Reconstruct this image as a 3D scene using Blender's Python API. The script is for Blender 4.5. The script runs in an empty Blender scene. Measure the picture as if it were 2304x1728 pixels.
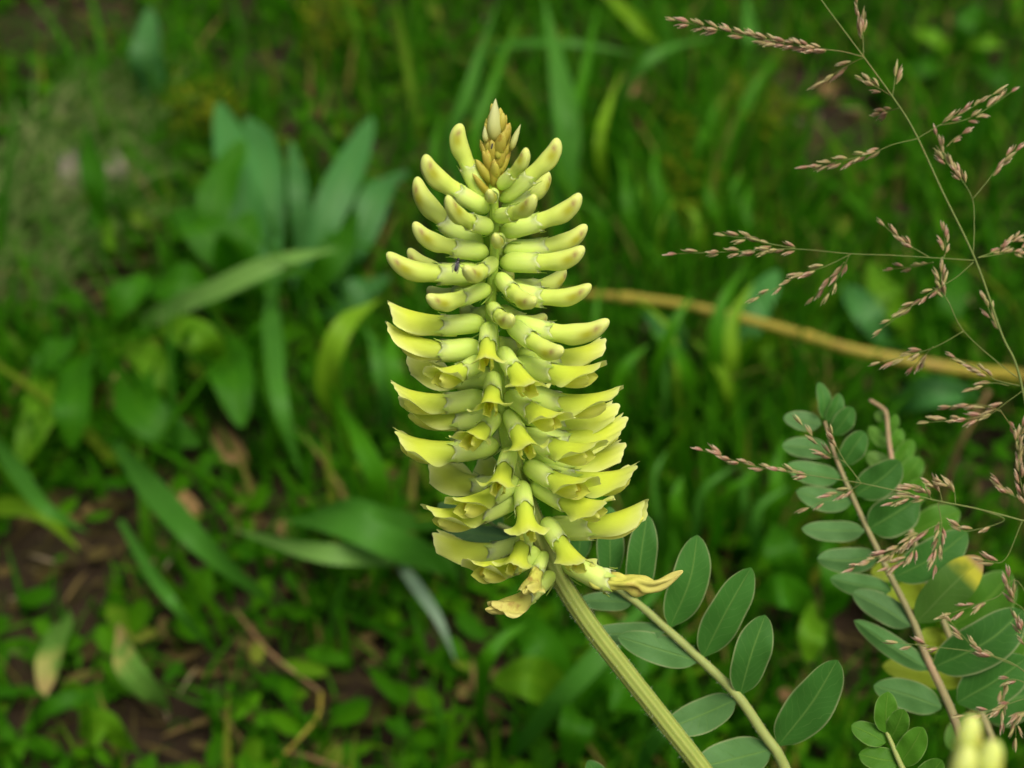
import bpy, math, random
import numpy as np
from mathutils import Vector, Matrix

# ------------------------------------------------------------------ camera, sky, sun, exposure
sc = bpy.context.scene
CAM_H, PITCH, LENS = 0.50, math.radians(38), 54.0
W, H = 2304.0, 1728.0
cam_d = bpy.data.cameras.new('camera')
cam = bpy.data.objects.new('camera', cam_d)
sc.collection.objects.link(cam)
cam.location = (0, 0, CAM_H)
cam.rotation_euler = (math.pi / 2 - PITCH, 0, 0)
cam_d.lens = LENS
cam_d.sensor_width = 36
cam_d.clip_start = 0.01
cam_d.clip_end = 300
cam_d.dof.use_dof = True
cam_d.dof.focus_distance = 0.301
cam_d.dof.aperture_fstop = 13.5
sc.camera = cam

SUN_EL, SUN_AZ = math.radians(68), math.radians(140)      # azimuth measured from +Y towards +X
world = bpy.data.worlds.new('World')
sc.world = world
world.use_nodes = True
wn = world.node_tree
sky = wn.nodes.new('ShaderNodeTexSky')
sky.sky_type = 'NISHITA'
sky.sun_disc = False
sky.sun_elevation = SUN_EL
sky.sun_rotation = SUN_AZ
sky.air_density = 0.7
sky.dust_density = 8.0
sky.ozone_density = 0.0
wn.nodes['Background'].inputs['Strength'].default_value = 0.07
wn.links.new(sky.outputs[0], wn.nodes['Background'].inputs['Color'])

sun_d = bpy.data.lights.new('sun', 'SUN')
sun_d.energy = 1.5
sun_d.angle = math.radians(35)
sun_d.color = (1.0, 0.965, 0.88)
sun = bpy.data.objects.new('sun', sun_d)
sc.collection.objects.link(sun)
sdir = Vector((math.cos(SUN_EL) * math.sin(SUN_AZ), math.cos(SUN_EL) * math.cos(SUN_AZ), math.sin(SUN_EL)))
sun.rotation_euler = sdir.to_track_quat('Z', 'Y').to_euler()
sun.location = (0.5, 0.5, 3)

vs = sc.view_settings
vs.view_transform = 'Standard'
vs.look = 'None'
vs.gamma = 1.0
vs.exposure = 0.9
vs.use_curve_mapping = False
sc.cycles.use_denoising = True
sc.cycles.max_bounces = 7
sc.cycles.diffuse_bounces = 5
sc.cycles.transparent_max_bounces = 8

# ------------------------------------------------------------------ helpers
FW = Vector((0, math.cos(PITCH), -math.sin(PITCH)))
UP = Vector((0, math.sin(PITCH), math.cos(PITCH)))
RT = Vector((1, 0, 0))
CAM = Vector((0, 0, CAM_H))
KX = 36.0 / LENS / W
ZW = Vector((0, 0, 1))


def ray(px, py):
    return FW + RT * ((px - W / 2) * KX) + UP * ((H / 2 - py) * KX)


def P(px, py, d):
    """point d metres in front of the lens"""
    return CAM + ray(px, py) * d


def G(px, py, h=0.0):
    """point at height h above the ground"""
    r = ray(px, py)
    return CAM + r * ((h - CAM_H) / r.z)


def depth_of(p):
    return (p - CAM).dot(FW)


def px2m(w, p):
    return w * KX * depth_of(p)


def link(o):
    sc.collection.objects.link(o)
    return o


def empty(name, loc, parent=None):
    o = bpy.data.objects.new(name, None)
    o.empty_display_size = 0.01
    link(o)
    o.location = loc
    o.parent = parent
    return o


def tag(o, label=None, cat=None, group=None, kind=None):
    if label: o['label'] = label
    if cat: o['category'] = cat
    if group: o['group'] = group
    if kind: o['kind'] = kind
    return o


def mesh(name, verts, faces, mat, attrs=None, smooth=True):
    me = bpy.data.meshes.new(name)
    me.from_pydata([tuple(v) for v in verts], [], faces)
    for k, vals in (attrs or {}).items():
        a = me.attributes.new(k, 'FLOAT', 'POINT')
        a.data.foreach_set('value', np.asarray(vals, dtype=np.float32))
    if smooth:
        me.polygons.foreach_set('use_smooth', [True] * len(me.polygons))
    if mat: me.materials.append(mat)
    me.update()
    return me


def obj(name, me, parent=None, loc=None, mtx=None):
    o = bpy.data.objects.new(name, me)
    link(o)
    o.parent = parent
    if mtx is not None: o.matrix_basis = mtx
    elif loc is not None: o.location = loc
    return o


def catmull(pts, n):
    pts = [Vector(p) for p in pts]
    if len(pts) == 2:
        return [pts[0].lerp(pts[1], i / n) for i in range(n + 1)]
    q = [pts[0] * 2 - pts[1]] + pts + [pts[-1] * 2 - pts[-2]]
    out = []
    segs = len(pts) - 1
    for i in range(n + 1):
        s = i / n * segs
        k = min(int(s), segs - 1)
        t = s - k
        a, b, c, d = q[k], q[k + 1], q[k + 2], q[k + 3]
        out.append(0.5 * ((2 * b) + (c - a) * t + (2 * a - 5 * b + 4 * c - d) * t * t + (3 * b - a - 3 * c + d) * t ** 3))
    return out


def tangents(pts):
    out = []
    for i in range(len(pts)):
        a = pts[max(i - 1, 0)]
        b = pts[min(i + 1, len(pts) - 1)]
        v = b - a
        out.append(v.normalized() if v.length > 1e-9 else Vector((0, 0, 1)))
    return out


def tube_data(pts, radii, sides=8, ribs=0, rib_amp=0.0):
    tg = tangents(pts)
    ref = Vector((0.31, -0.9, 0.3)).normalized()
    V, F, T, A = [], [], [], []
    n = len(pts)
    for i, p in enumerate(pts):
        s = tg[i].cross(ref)
        s.normalize()
        b = tg[i].cross(s).normalized()
        ref = (s.cross(tg[i])).normalized() if i else ref
        r = radii[i] if hasattr(radii, '__len__') else radii
        for k in range(sides):
            th = 2 * math.pi * k / sides
            rr = r * (1 + rib_amp * math.cos(ribs * th)) if ribs else r
            V.append(p + s * (math.cos(th) * rr) + b * (math.sin(th) * rr))
            T.append(i / (n - 1))
            A.append(0.5 + 0.5 * math.cos(ribs * th) if ribs else k / sides)
    for i in range(n - 1):
        for k in range(sides):
            a, b2 = i * sides + k, i * sides + (k + 1) % sides
            F.append((a, b2, b2 + sides, a + sides))
    F.append(tuple(reversed(range(sides))))
    F.append(tuple(range((n - 1) * sides, n * sides)))
    return V, F, {'t': T, 'u': A}


def ribbon_data(pts, width_fn, hint, fold=0.25, nu=4, curl=0.0, wav=0.0, twist=0.0, seed=0):
    """leaf-like sheet along pts; width_fn(t) gives half width; fold lifts the edges; hint = facing normal"""
    rng = random.Random(seed)
    ph = rng.uniform(0, 6.28)
    tg = tangents(pts)
    n = len(pts)
    V, F, T, U = [], [], [], []
    for i, p in enumerate(pts):
        t = i / (n - 1)
        h = Vector(hint)
        s = tg[i].cross(h)
        if s.length < 1e-6: s = Vector((1, 0, 0))
        s.normalize()
        nn = s.cross(tg[i]).normalized()
        if twist:
            R = Matrix.Rotation(twist * t, 3, tg[i])
            s = R @ s
            nn = R @ nn
        w = width_fn(t)
        for k in range(nu + 1):
            u = -1 + 2 * k / nu
            lift = fold * abs(u) - curl * u * u
            wv = wav * math.sin(ph + t * 13 + u * 2) * abs(u)
            V.append(p + s * (u * w * math.cos(min(abs(fold), 1.2) * 0.6)) + nn * ((lift + wv) * w))
            T.append(t)
            U.append(u)
    m = nu + 1
    for i in range(n - 1):
        for k in range(nu):
            a = i * m + k
            F.append((a, a + 1, a + 1 + m, a + m))
    return V, F, {'t': T, 'u': U}


def local(V, o):
    o = Vector(o)
    return [v - o for v in V]


# ------------------------------------------------------------------ materials
def newmat(name):
    m = bpy.data.materials.new(name)
    m.use_nodes = True
    nt = m.node_tree
    nt.nodes.clear()
    out = nt.nodes.new('ShaderNodeOutputMaterial')
    return m, nt, out


def N(nt, typ, **kw):
    n = nt.nodes.new(typ)
    for k, v in kw.items():
        if k in n.inputs: n.inputs[k].default_value = v
        else: setattr(n, k, v)
    return n


def attr(nt, name):
    return N(nt, 'ShaderNodeAttribute', attribute_name=name).outputs['Fac']


def ramp(nt, fac, stops):
    r = nt.nodes.new('ShaderNodeValToRGB')
    e = r.color_ramp.elements
    while len(e) < len(stops): e.new(0.5)
    for el, (p, c) in zip(e, stops):
        el.position = p
        el.color = (*c, 1)
    nt.links.new(fac, r.inputs['Fac'])
    return r.outputs['Color']


def mix(nt, fac, a, b, mode='MIX'):
    m = nt.nodes.new('ShaderNodeMix')
    m.data_type = 'RGBA'
    m.blend_type = mode
    for s, v in ((m.inputs[0], fac), (m.inputs[6], a), (m.inputs[7], b)):
        if isinstance(v, (int, float)): s.default_value = v
        elif isinstance(v, tuple): s.default_value = (*v, 1)
        else: nt.links.new(v, s)
    return m.outputs[2]


def math_(nt, op, a, b=0.0, clamp=False):
    m = nt.nodes.new('ShaderNodeMath')
    m.operation = op
    m.use_clamp = clamp
    for s, v in ((m.inputs[0], a), (m.inputs[1], b)):
        if isinstance(v, (int, float)): s.default_value = v
        else: nt.links.new(v, s)
    return m.outputs[0]


def noise(nt, scale, detail=3.0, coord='Object', rough=0.55):
    tc = nt.nodes.new('ShaderNodeTexCoord')
    nz = nt.nodes.new('ShaderNodeTexNoise')
    nz.inputs['Scale'].default_value = scale
    nz.inputs['Detail'].default_value = detail
    nz.inputs['Roughness'].default_value = rough
    nt.links.new(tc.outputs[coord], nz.inputs['Vector'])
    return nz.outputs['Fac']


def sheet_shader(nt, out, col, trans_col, trans=0.4, rough=0.6, spec=0.3, sheen=0.0, bump=None, bump_d=0.0002, bump_s=0.3):
    b = nt.nodes.new('ShaderNodeBsdfPrincipled')
    b.inputs['Roughness'].default_value = rough
    b.inputs['Specular IOR Level'].default_value = spec
    b.inputs['Sheen Weight'].default_value = sheen
    b.inputs['Sheen Roughness'].default_value = 0.5
    nt.links.new(col, b.inputs['Base Color'])
    tr = nt.nodes.new('ShaderNodeBsdfTranslucent')
    nt.links.new(trans_col, tr.inputs['Color'])
    mx = nt.nodes.new('ShaderNodeMixShader')
    mx.inputs[0].default_value = trans
    nt.links.new(b.outputs[0], mx.inputs[1])
    nt.links.new(tr.outputs[0], mx.inputs[2])
    if bump is not None:
        bp = nt.nodes.new('ShaderNodeBump')
        bp.inputs['Distance'].default_value = bump_d
        bp.inputs['Strength'].default_value = bump_s
        nt.links.new(bump, bp.inputs['Height'])
        nt.links.new(bp.outputs[0], b.inputs['Normal'])
        nt.links.new(bp.outputs[0], tr.inputs['Normal'])
    nt.links.new(mx.outputs[0], out.inputs['Surface'])
    return b


def petal_mat(name, stops, edge, trans=0.35, brown=None, sss=0.0):
    m, nt, out = newmat(name)
    c = ramp(nt, attr(nt, 't'), stops)
    au = math_(nt, 'ABSOLUTE', attr(nt, 'u'))
    ef = math_(nt, 'POWER', au, 5.0)
    c = mix(nt, math_(nt, 'MULTIPLY', ef, 0.75), c, edge)
    nz = noise(nt, 420, 3)
    c = mix(nt, math_(nt, 'MULTIPLY', nz, 0.22), c, (0.76, 0.83, 0.20))
    oi = nt.nodes.new('ShaderNodeObjectInfo')
    c = mix(nt, math_(nt, 'MULTIPLY', oi.outputs['Random'], 0.22), c, (0.48, 0.62, 0.07))
    if brown:
        nb = noise(nt, brown[0], 4)
        f = ramp(nt, nb, [(brown[1], (0, 0, 0)), (brown[1] + 0.16, (1, 1, 1))])
        c = mix(nt, f, c, brown[2])
    # pigment blotch near the tip (only meshes that carry the attribute show it)
    c = mix(nt, math_(nt, 'MULTIPLY', attr(nt, 'olive'), 0.95, True), c, (0.36, 0.37, 0.012))
    c = mix(nt, math_(nt, 'MULTIPLY', attr(nt, 'spot'), 1.0, True), c, (0.30, 0.20, 0.075))
    # faint lengthwise veins
    wv = N(nt, 'ShaderNodeTexWave', Scale=5.0, Distortion=2.0)
    cb = nt.nodes.new('ShaderNodeCombineXYZ')
    nt.links.new(attr(nt, 'u'), cb.inputs[0])
    nt.links.new(cb.outputs[0], wv.inputs['Vector'])
    c = mix(nt, math_(nt, 'MULTIPLY', wv.outputs['Fac'], 0.07), c, (0.45, 0.52, 0.04))
    b = sheet_shader(nt, out, c, c, trans, 0.5, 0.22, 0.0, nz, 0.0003, 0.25)
    if sss:
        b.inputs['Subsurface Weight'].default_value = sss
        b.inputs['Subsurface Radius'].default_value = (1.0, 0.9, 0.25)
        b.inputs['Subsurface Scale'].default_value = 0.0012
    return m


M = {}
M['bud'] = petal_mat('bud_petal', [(0.0, (0.54, 0.71, 0.12)), (0.35, (0.57, 0.71, 0.12)), (0.8, (0.60, 0.70, 0.17)), (1.0, (0.62, 0.69, 0.22))],
                     (0.64, 0.74, 0.16), 0.14, sss=0.5)
M['banner'] = petal_mat('banner_petal', [(0.0, (0.56, 0.74, 0.09)), (0.45, (0.64, 0.78, 0.055)), (0.75, (0.68, 0.78, 0.055)), (1.0, (0.75, 0.81, 0.20))],
                        (0.82, 0.86, 0.42), 0.33)
M['wing'] = petal_mat('wing_petal', [(0.0, (0.64, 0.74, 0.09)), (0.6, (0.76, 0.76, 0.07)), (1.0, (0.79, 0.81, 0.18))], (0.84, 0.84, 0.30), 0.3)
M['keel'] = petal_mat('keel_petal', [(0.0, (0.66, 0.66, 0.06)), (0.7, (0.72, 0.62, 0.05)), (1.0, (0.72, 0.62, 0.08))], (0.74, 0.66, 0.10), 0.30)
M['withered'] = petal_mat('withered_petal', [(0.0, (0.60, 0.62, 0.12)), (0.5, (0.66, 0.62, 0.12)), (1.0, (0.64, 0.54, 0.18))],
                          (0.70, 0.62, 0.26), 0.25, brown=(260, 0.57, (0.42, 0.27, 0.07)))
M['calyx'] = petal_mat('calyx', [(0.0, (0.46, 0.66, 0.09)), (0.6, (0.60, 0.77, 0.19)), (0.9, (0.66, 0.80, 0.25)), (1.0, (0.70, 0.80, 0.34))],
                       (0.57, 0.72, 0.18), 0.12, sss=0.5)
M['tooth'] = petal_mat('calyx_tooth', [(0.0, (0.56, 0.70, 0.18)), (1.0, (0.32, 0.52, 0.07))], (0.4, 0.56, 0.12), 0.25)
M['young'] = petal_mat('young_bud', [(0.0, (0.38, 0.40, 0.04)), (0.5, (0.34, 0.25, 0.016)), (1.0, (0.40, 0.32, 0.05))], (0.40, 0.30, 0.04), 0.15,
                       brown=(700, 0.56, (0.33, 0.19, 0.02)))
M['bract'] = petal_mat('bract', [(0.0, (0.46, 0.42, 0.08)), (0.4, (0.60, 0.64, 0.26)), (1.0, (0.66, 0.68, 0.36))], (0.66, 0.68, 0.36), 0.35)


def stem_mat(name, c0, c1, redden=None, rough=0.6, apex=None):
    m, nt, out = newmat(name)
    u = attr(nt, 'u')
    c = mix(nt, u, c0, c1)
    nz = noise(nt, 300, 4)
    c = mix(nt, math_(nt, 'MULTIPLY', nz, 0.45), c, tuple(x * 0.6 for x in c0))
    if redden:
        n2 = noise(nt, 45, 3)
        f = ramp(nt, n2, [(redden[1], (0, 0, 0)), (redden[1] + 0.2, (1, 1, 1))])
        c = mix(nt, math_(nt, 'MULTIPLY', f, 0.75), c, redden[0])
    if apex: c = mix(nt, ramp(nt, attr(nt, 't'), [(0.52, (0, 0, 0)), (0.62, (1, 1, 1))]), c, apex)
    b = N(nt, 'ShaderNodeBsdfPrincipled', Roughness=rough)
    b.inputs['Specular IOR Level'].default_value = 0.3
    b.inputs['Sheen Weight'].default_value = 0.0
    b.inputs['Subsurface Weight'].default_value = 0.15
    b.inputs['Subsurface Scale'].default_value = 0.0008
    nt.links.new(c, b.inputs['Base Color'])
    bp = N(nt, 'ShaderNodeBump', Strength=0.5, Distance=0.0002)
    nt.links.new(nz, bp.inputs['Height'])
    nt.links.new(bp.outputs[0], b.inputs['Normal'])
    nt.links.new(b.outputs[0], out.inputs['Surface'])
    return m


M['stem'] = stem_mat('ribbed_stem', (0.22, 0.29, 0.045), (0.33, 0.39, 0.085), ((0.42, 0.30, 0.12), 0.60), apex=(0.34, 0.50, 0.05))
M['rachis'] = stem_mat('leaf_rachis', (0.27, 0.33, 0.085), (0.35, 0.39, 0.13), ((0.42, 0.34, 0.20), 0.60))
M['rachis_pink'] = stem_mat('pinkish_rachis', (0.26, 0.24, 0.095), (0.33, 0.30, 0.14), ((0.45, 0.27, 0.17), 0.45))
M['stalk'] = stem_mat('grass_stalk', (0.11, 0.17, 0.03), (0.17, 0.21, 0.05), ((0.26, 0.15, 0.06), 0.56))
M['hair'] = stem_mat('hair', (0.55, 0.6, 0.4), (0.6, 0.65, 0.45))
M['dry'] = stem_mat('dry_straw', (0.28, 0.24, 0.025), (0.36, 0.30, 0.035), ((0.26, 0.17, 0.04), 0.56))
M['twig'] = stem_mat('dead_straw', (0.20, 0.13, 0.045), (0.27, 0.19, 0.075), ((0.2, 0.10, 0.05), 0.5))


def leaf_mat(name, top, under, vein, trans_col, trans=0.3, nveins=9.0, rough=0.55, blotch=None, edge=None, spec=0.35):
    m, nt, out = newmat(name)
    t, u = attr(nt, 't'), attr(nt, 'u')
    au = math_(nt, 'ABSOLUTE', u)
    geo = nt.nodes.new('ShaderNodeNewGeometry')
    c = mix(nt, geo.outputs['Backfacing'], top, under)
    nz = noise(nt, 130, 5, rough=.65)
    c = mix(nt, math_(nt, 'MULTIPLY', nz, 0.85), c, tuple(x * 0.5 for x in top))
    oi = nt.nodes.new('ShaderNodeObjectInfo')
    c = mix(nt, math_(nt, 'MULTIPLY', oi.outputs['Random'], 0.35), c, tuple(min(1, x * 1.6) for x in top))
    # side veins sweep towards the tip
    n3 = noise(nt, 160, 2)
    s = math_(nt, 'SUBTRACT', t, math_(nt, 'MULTIPLY', au, 0.22))
    s = math_(nt, 'ADD', s, math_(nt, 'MULTIPLY', n3, 0.30))
    s = math_(nt, 'ABSOLUTE', math_(nt, 'SINE', math_(nt, 'MULTIPLY', s, nveins * math.pi)))
    v1 = ramp(nt, s, [(0.0, (1, 1, 1)), (0.11, (0, 0, 0))])
    v2 = ramp(nt, au, [(0.0, (1, 1, 1)), (0.07, (0, 0, 0))])
    vf = math_(nt, 'MAXIMUM', math_(nt, 'MULTIPLY', v1, 0.55), math_(nt, 'MULTIPLY', v2, 0.8))
    c = mix(nt, vf, c, vein)
    if edge:
        e = ramp(nt, au, [(0.90, (0, 0, 0)), (0.99, (1, 1, 1))])
        c = mix(nt, math_(nt, 'MULTIPLY', e, 0.8), c, edge)
    if blotch:
        f = ramp(nt, t, [(blotch[0], (0, 0, 0)), (blotch[0] + 0.15, (1, 1, 1))])
        nb = noise(nt, 70, 3)
        f = math_(nt, 'MULTIPLY', f, ramp(nt, nb, [(0.38, (0, 0, 0)), (0.5, (1, 1, 1))]))
        c = mix(nt, f, c, blotch[1])
        f2 = ramp(nt, t, [(min(0.97, blotch[0] + 0.22), (0, 0, 0)), (min(1.0, blotch[0] + 0.3), (1, 1, 1))])
        c = mix(nt, f2, c, blotch[2])
    tc = mix(nt, 0.5, c, trans_col)
    sheet_shader(nt, out, c, tc, trans, rough, spec, 0.0, vf, 0.0004, 0.4)
    return m


M['leaflet'] = leaf_mat('leaflet', (0.042, 0.150, 0.020), (0.130, 0.270, 0.090), (0.13, 0.26, 0.05), (0.08, 0.28, 0.01), 0.22, 10, edge=(0.28, 0.33, 0.14), spec=0.15)
M['leaflet_young'] = leaf_mat('leaflet_young', (0.065, 0.20, 0.012), (0.13, 0.26, 0.05), (0.13, 0.27, 0.03), (0.12, 0.36, 0.01), 0.3, 9, edge=(0.22, 0.34, 0.09), spec=0.15)
M['leaflet_yellow'] = leaf_mat('leaflet_yellow', (0.24, 0.34, 0.012), (0.28, 0.37, 0.03), (0.28, 0.36, 0.03), (0.36, 0.46, 0.01), 0.4, 9, spec=0.15)
M['leaflet_spotted'] = leaf_mat('leaflet_spotted', (0.07, 0.175, 0.022), (0.155, 0.27, 0.095), (0.13, 0.23, 0.05), (0.12, 0.3, 0.01), 0.25, 10,
                                blotch=(0.62, (0.45, 0.45, 0.03), (0.36, 0.24, 0.10)), spec=0.15)
M['glaucous'] = leaf_mat('glaucous_leaf', (0.0459, 0.1733, 0.0324), (0.0810, 0.2100, 0.0495), (0.0878, 0.2100, 0.0405), (0.0810, 0.2940, 0.0180), 0.25, 7, spec=0.25)
M['broad'] = leaf_mat('broad_leaf', (0.0299, 0.1398, 0.0011), (0.0528, 0.1748, 0.0029), (0.0616, 0.2076, 0.0036), (0.0704, 0.4370, 0.0014), 0.35, 6, spec=0.15)
M['broad_light'] = leaf_mat('light_broad_leaf', (0.0885, 0.2380, 0.0048), (0.1144, 0.2587, 0.0120), (0.1456, 0.2898, 0.0096), (0.1456, 0.4347, 0.0038), 0.35, 6, spec=0.15)
M['broad_tan'] = leaf_mat('tan_tipped_leaf', (0.10, 0.24, 0.03), (0.12, 0.26, 0.05), (0.16, 0.28, 0.05), (0.16, 0.4, 0.02), 0.3, 6,
                          blotch=(0.60, (0.28, 0.29, 0.07), (0.32, 0.26, 0.085)), spec=0.15)
M['dead'] = leaf_mat('dead_leaf', (0.26, 0.16, 0.065), (0.28, 0.18, 0.08), (0.2, 0.12, 0.05), (0.3, 0.16, 0.05), 0.2, 6, spec=0.1)
M['dead_pale'] = leaf_mat('pale_dead_leaf', (0.24, 0.22, 0.16), (0.24, 0.22, 0.17), (0.27, 0.22, 0.15), (0.3, 0.25, 0.16), 0.2, 5, spec=0.1)


def blade_mat(name, a, b, rough=0.5):
    m, nt, out = newmat(name)
    t, u = attr(nt, 't'), attr(nt, 'u')
    nz = noise(nt, 60, 3)
    c = mix(nt, nz, a, b)
    wv = N(nt, 'ShaderNodeTexWave', Scale=3.0)
    cb = nt.nodes.new('ShaderNodeCombineXYZ')
    nt.links.new(u, cb.inputs[0])
    nt.links.new(cb.outputs[0], wv.inputs['Vector'])
    c = mix(nt, math_(nt, 'MULTIPLY', wv.outputs['Fac'], 0.25), c, tuple(x * 0.7 for x in a))
    tc = mix(nt, 0.5, c, (0.04, 0.32, 0.002))
    sheet_shader(nt, out, c, tc, 0.3, rough, 0.12)
    return m


M['blade'] = blade_mat('grass_blade', (0.0352, 0.1584, 0.0018), (0.0546, 0.2076, 0.0029))
M['blade_teal'] = blade_mat('bluish_grass_blade', (0.0410, 0.1596, 0.0126), (0.0644, 0.2128, 0.0196))
M['blade_pale'] = blade_mat('pale_grass_blade', (0.12, 0.26, 0.045), (0.16, 0.32, 0.065))
M['blade_light'] = blade_mat('light_grass_blade', (0.1232, 0.2794, 0.0077), (0.1680, 0.3209, 0.0120))
M['blade_grey'] = blade_mat('grey_grass_blade', (0.15, 0.24, 0.14), (0.20, 0.30, 0.19))


def stuff_mat(name, stops, trans_col, trans=0.3, rough=0.55):
    m, nt, out = newmat(name)
    c = ramp(nt, attr(nt, 'rnd'), stops)
    nz = noise(nt, 40, 2)
    c = mix(nt, math_(nt, 'MULTIPLY', nz, 0.3), c, (0.010, 0.06, 0.001))
    tc = mix(nt, 0.5, c, trans_col)
    sheet_shader(nt, out, c, tc, trans, 0.65, 0.06)
    return m


M['grass'] = stuff_mat('grass', [(0.0, (0.0138, 0.0791, 0.0005)), (0.35, (0.0275, 0.1266, 0.0007)), (0.6, (0.0344, 0.1385, 0.0016)), (0.8, (0.0550, 0.1780, 0.0018)), (0.93, (0.1290, 0.1462, 0.0112)), (1.0, (0.2064, 0.1548, 0.0430))],
                       (0.0482, 0.3363, 0.0007), 0.32)
M['cover'] = stuff_mat('ground_cover', [(0.0, (0.0197, 0.0989, 0.0005)), (0.5, (0.0379, 0.1483, 0.0007)), (0.8, (0.0643, 0.1978, 0.0016)), (1.0, (0.1634, 0.1978, 0.0215))],
                       (0.0757, 0.4154, 0.0010), 0.35)
M['litter'] = stuff_mat('litter', [(0.0, (0.035, 0.024, 0.010)), (0.5, (0.085, 0.056, 0.020)), (0.85, (0.18, 0.125, 0.045)), (1.0, (0.32, 0.25, 0.15))],
                        (0.16, 0.09, 0.03), 0.15)
M['moss'] = stuff_mat('moss', [(0.0, (0.06, 0.13, 0.003)), (1.0, (0.16, 0.17, 0.006))], (0.14, 0.22, 0.004), 0.3)
M['grey_turf'] = stuff_mat('grey_turf', [(0.0, (0.04, 0.12, 0.012)), (0.5, (0.11, 0.19, 0.04)), (1.0, (0.23, 0.25, 0.10))], (0.12, 0.28, 0.03), 0.25)

m, nt, out = newmat('soil')
b = N(nt, 'ShaderNodeBsdfPrincipled', Roughness=0.9)
b.inputs['Specular IOR Level'].default_value = 0.15
n1, n2 = noise(nt, 14, 6), noise(nt, 160, 5)
c = ramp(nt, n1, [(0.3, (0.010, 0.007, 0.004)), (0.55, (0.024, 0.015, 0.007)), (0.75, (0.020, 0.022, 0.006))])
c = mix(nt, math_(nt, 'MULTIPLY', n2, 0.6), c, (0.028, 0.019, 0.009))
nt.links.new(c, b.inputs['Base Color'])
bp = N(nt, 'ShaderNodeBump', Strength=0.8, Distance=0.006)
nt.links.new(n2, bp.inputs['Height'])
nt.links.new(bp.outputs[0], b.inputs['Normal'])
nt.links.new(b.outputs[0], out.inputs['Surface'])
M['soil'] = m

m, nt, out = newmat('spikelet')
c = ramp(nt, attr(nt, 't'), [(0.0, (0.26, 0.26, 0.07)), (0.3, (0.36, 0.17, 0.11)), (0.65, (0.47, 0.27, 0.19)), (1.0, (0.64, 0.58, 0.38))])
oi = nt.nodes.new('ShaderNodeObjectInfo')
c = mix(nt, math_(nt, 'MULTIPLY', oi.outputs['Random'], 0.75), c, (0.40, 0.42, 0.13))
sheet_shader(nt, out, c, c, 0.3, 0.5, 0.4)
M['spikelet'] = m


def plain(name, col, rough=0.5, spec=0.5, alpha=1.0):
    m, nt, out = newmat(name)
    b = N(nt, 'ShaderNodeBsdfPrincipled', Roughness=rough)
    b.inputs['Specular IOR Level'].default_value = spec
    nz = noise(nt, 2000, 3)
    c = mix(nt, nz, tuple(x * 0.6 for x in col), col)
    nt.links.new(c, b.inputs['Base Color'])
    b.inputs['Alpha'].default_value = alpha
    nt.links.new(b.outputs[0], out.inputs['Surface'])
    return m


M['insect'] = plain('insect_body', (0.025, 0.024, 0.026), 0.35)
M['insect_wing'] = plain('insect_wing', (0.10, 0.10, 0.11), 0.25, alpha=0.6)

# ------------------------------------------------------------------ ground
def bump_h(x, y):
    return (0.006 * math.sin(x * 9.1 + 1.3) * math.cos(y * 7.7) + 0.004 * math.sin(x * 23 + y * 17) - 0.006)


def axis_vals(a, b, n, far):
    mid = list(np.linspace(a, b, n))
    return [a - far, a - far / 4, a - 2, a - .6] + mid + [b + .6, b + 2, b + far / 4, b + far]


xs, ys = axis_vals(-1.6, 1.6, 80, 100), axis_vals(-0.6, 2.8, 85, 100)
V = [(x, y, bump_h(x, y) if -1.6 <= x <= 1.6 and -0.6 <= y <= 2.8 else -0.006) for y in ys for x in xs]
nx = len(xs)
F = [(j * nx + i, j * nx + i + 1, (j + 1) * nx + i + 1, (j + 1) * nx + i) for j in range(len(ys) - 1) for i in range(nx - 1)]
tag(obj('ground', mesh('ground', V, F, M['soil'])), 'dark brown bare soil showing between the grass and leaves', 'ground', kind='structure')


# ------------------------------------------------------------------ the flower spike in focus
def d_axis(py):
    return 0.300 + (py - 800) * 0.0000185


AXIS_PX = [(1116, 290), (1110, 400), (1112, 500), (1112, 590), (1104, 680), (1112, 790), (1126, 900), (1148, 1010), (1182, 1120), (1222, 1220), (1258, 1300),
           (1325, 1405), (1410, 1515), (1505, 1635), (1590, 1745), (1680, 1880)]
axis_pts = [P(x, y, d_axis(y)) for x, y in AXIS_PX]
foot = Vector((0.235, 0.30, -0.004))
axis_pts = [foot, foot.lerp(axis_pts[-1], 0.45) + Vector((0.012, 0, 0)), ] + axis_pts[::-1]
plant_base = foot
plant = tag(empty('milkvetch_plant', plant_base), 'tall pale yellow milkvetch flower spike on a ribbed hairy green stem', 'flower')
cp = catmull(axis_pts, 150)
ln = len(cp)


def stem_r(t):
    # t along from foot to apex
    return 0.0019 if t < 0.5 else max(0.0009, 0.0019 - (t - 0.5) / 0.25 * 0.0008)


V, F, A = tube_data(cp, [stem_r(i / (ln - 1)) for i in range(ln)], 36, 9, 0.055)
obj('stem', mesh('stem', local(V, plant_base), F, M['stem'], A), plant)


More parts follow.
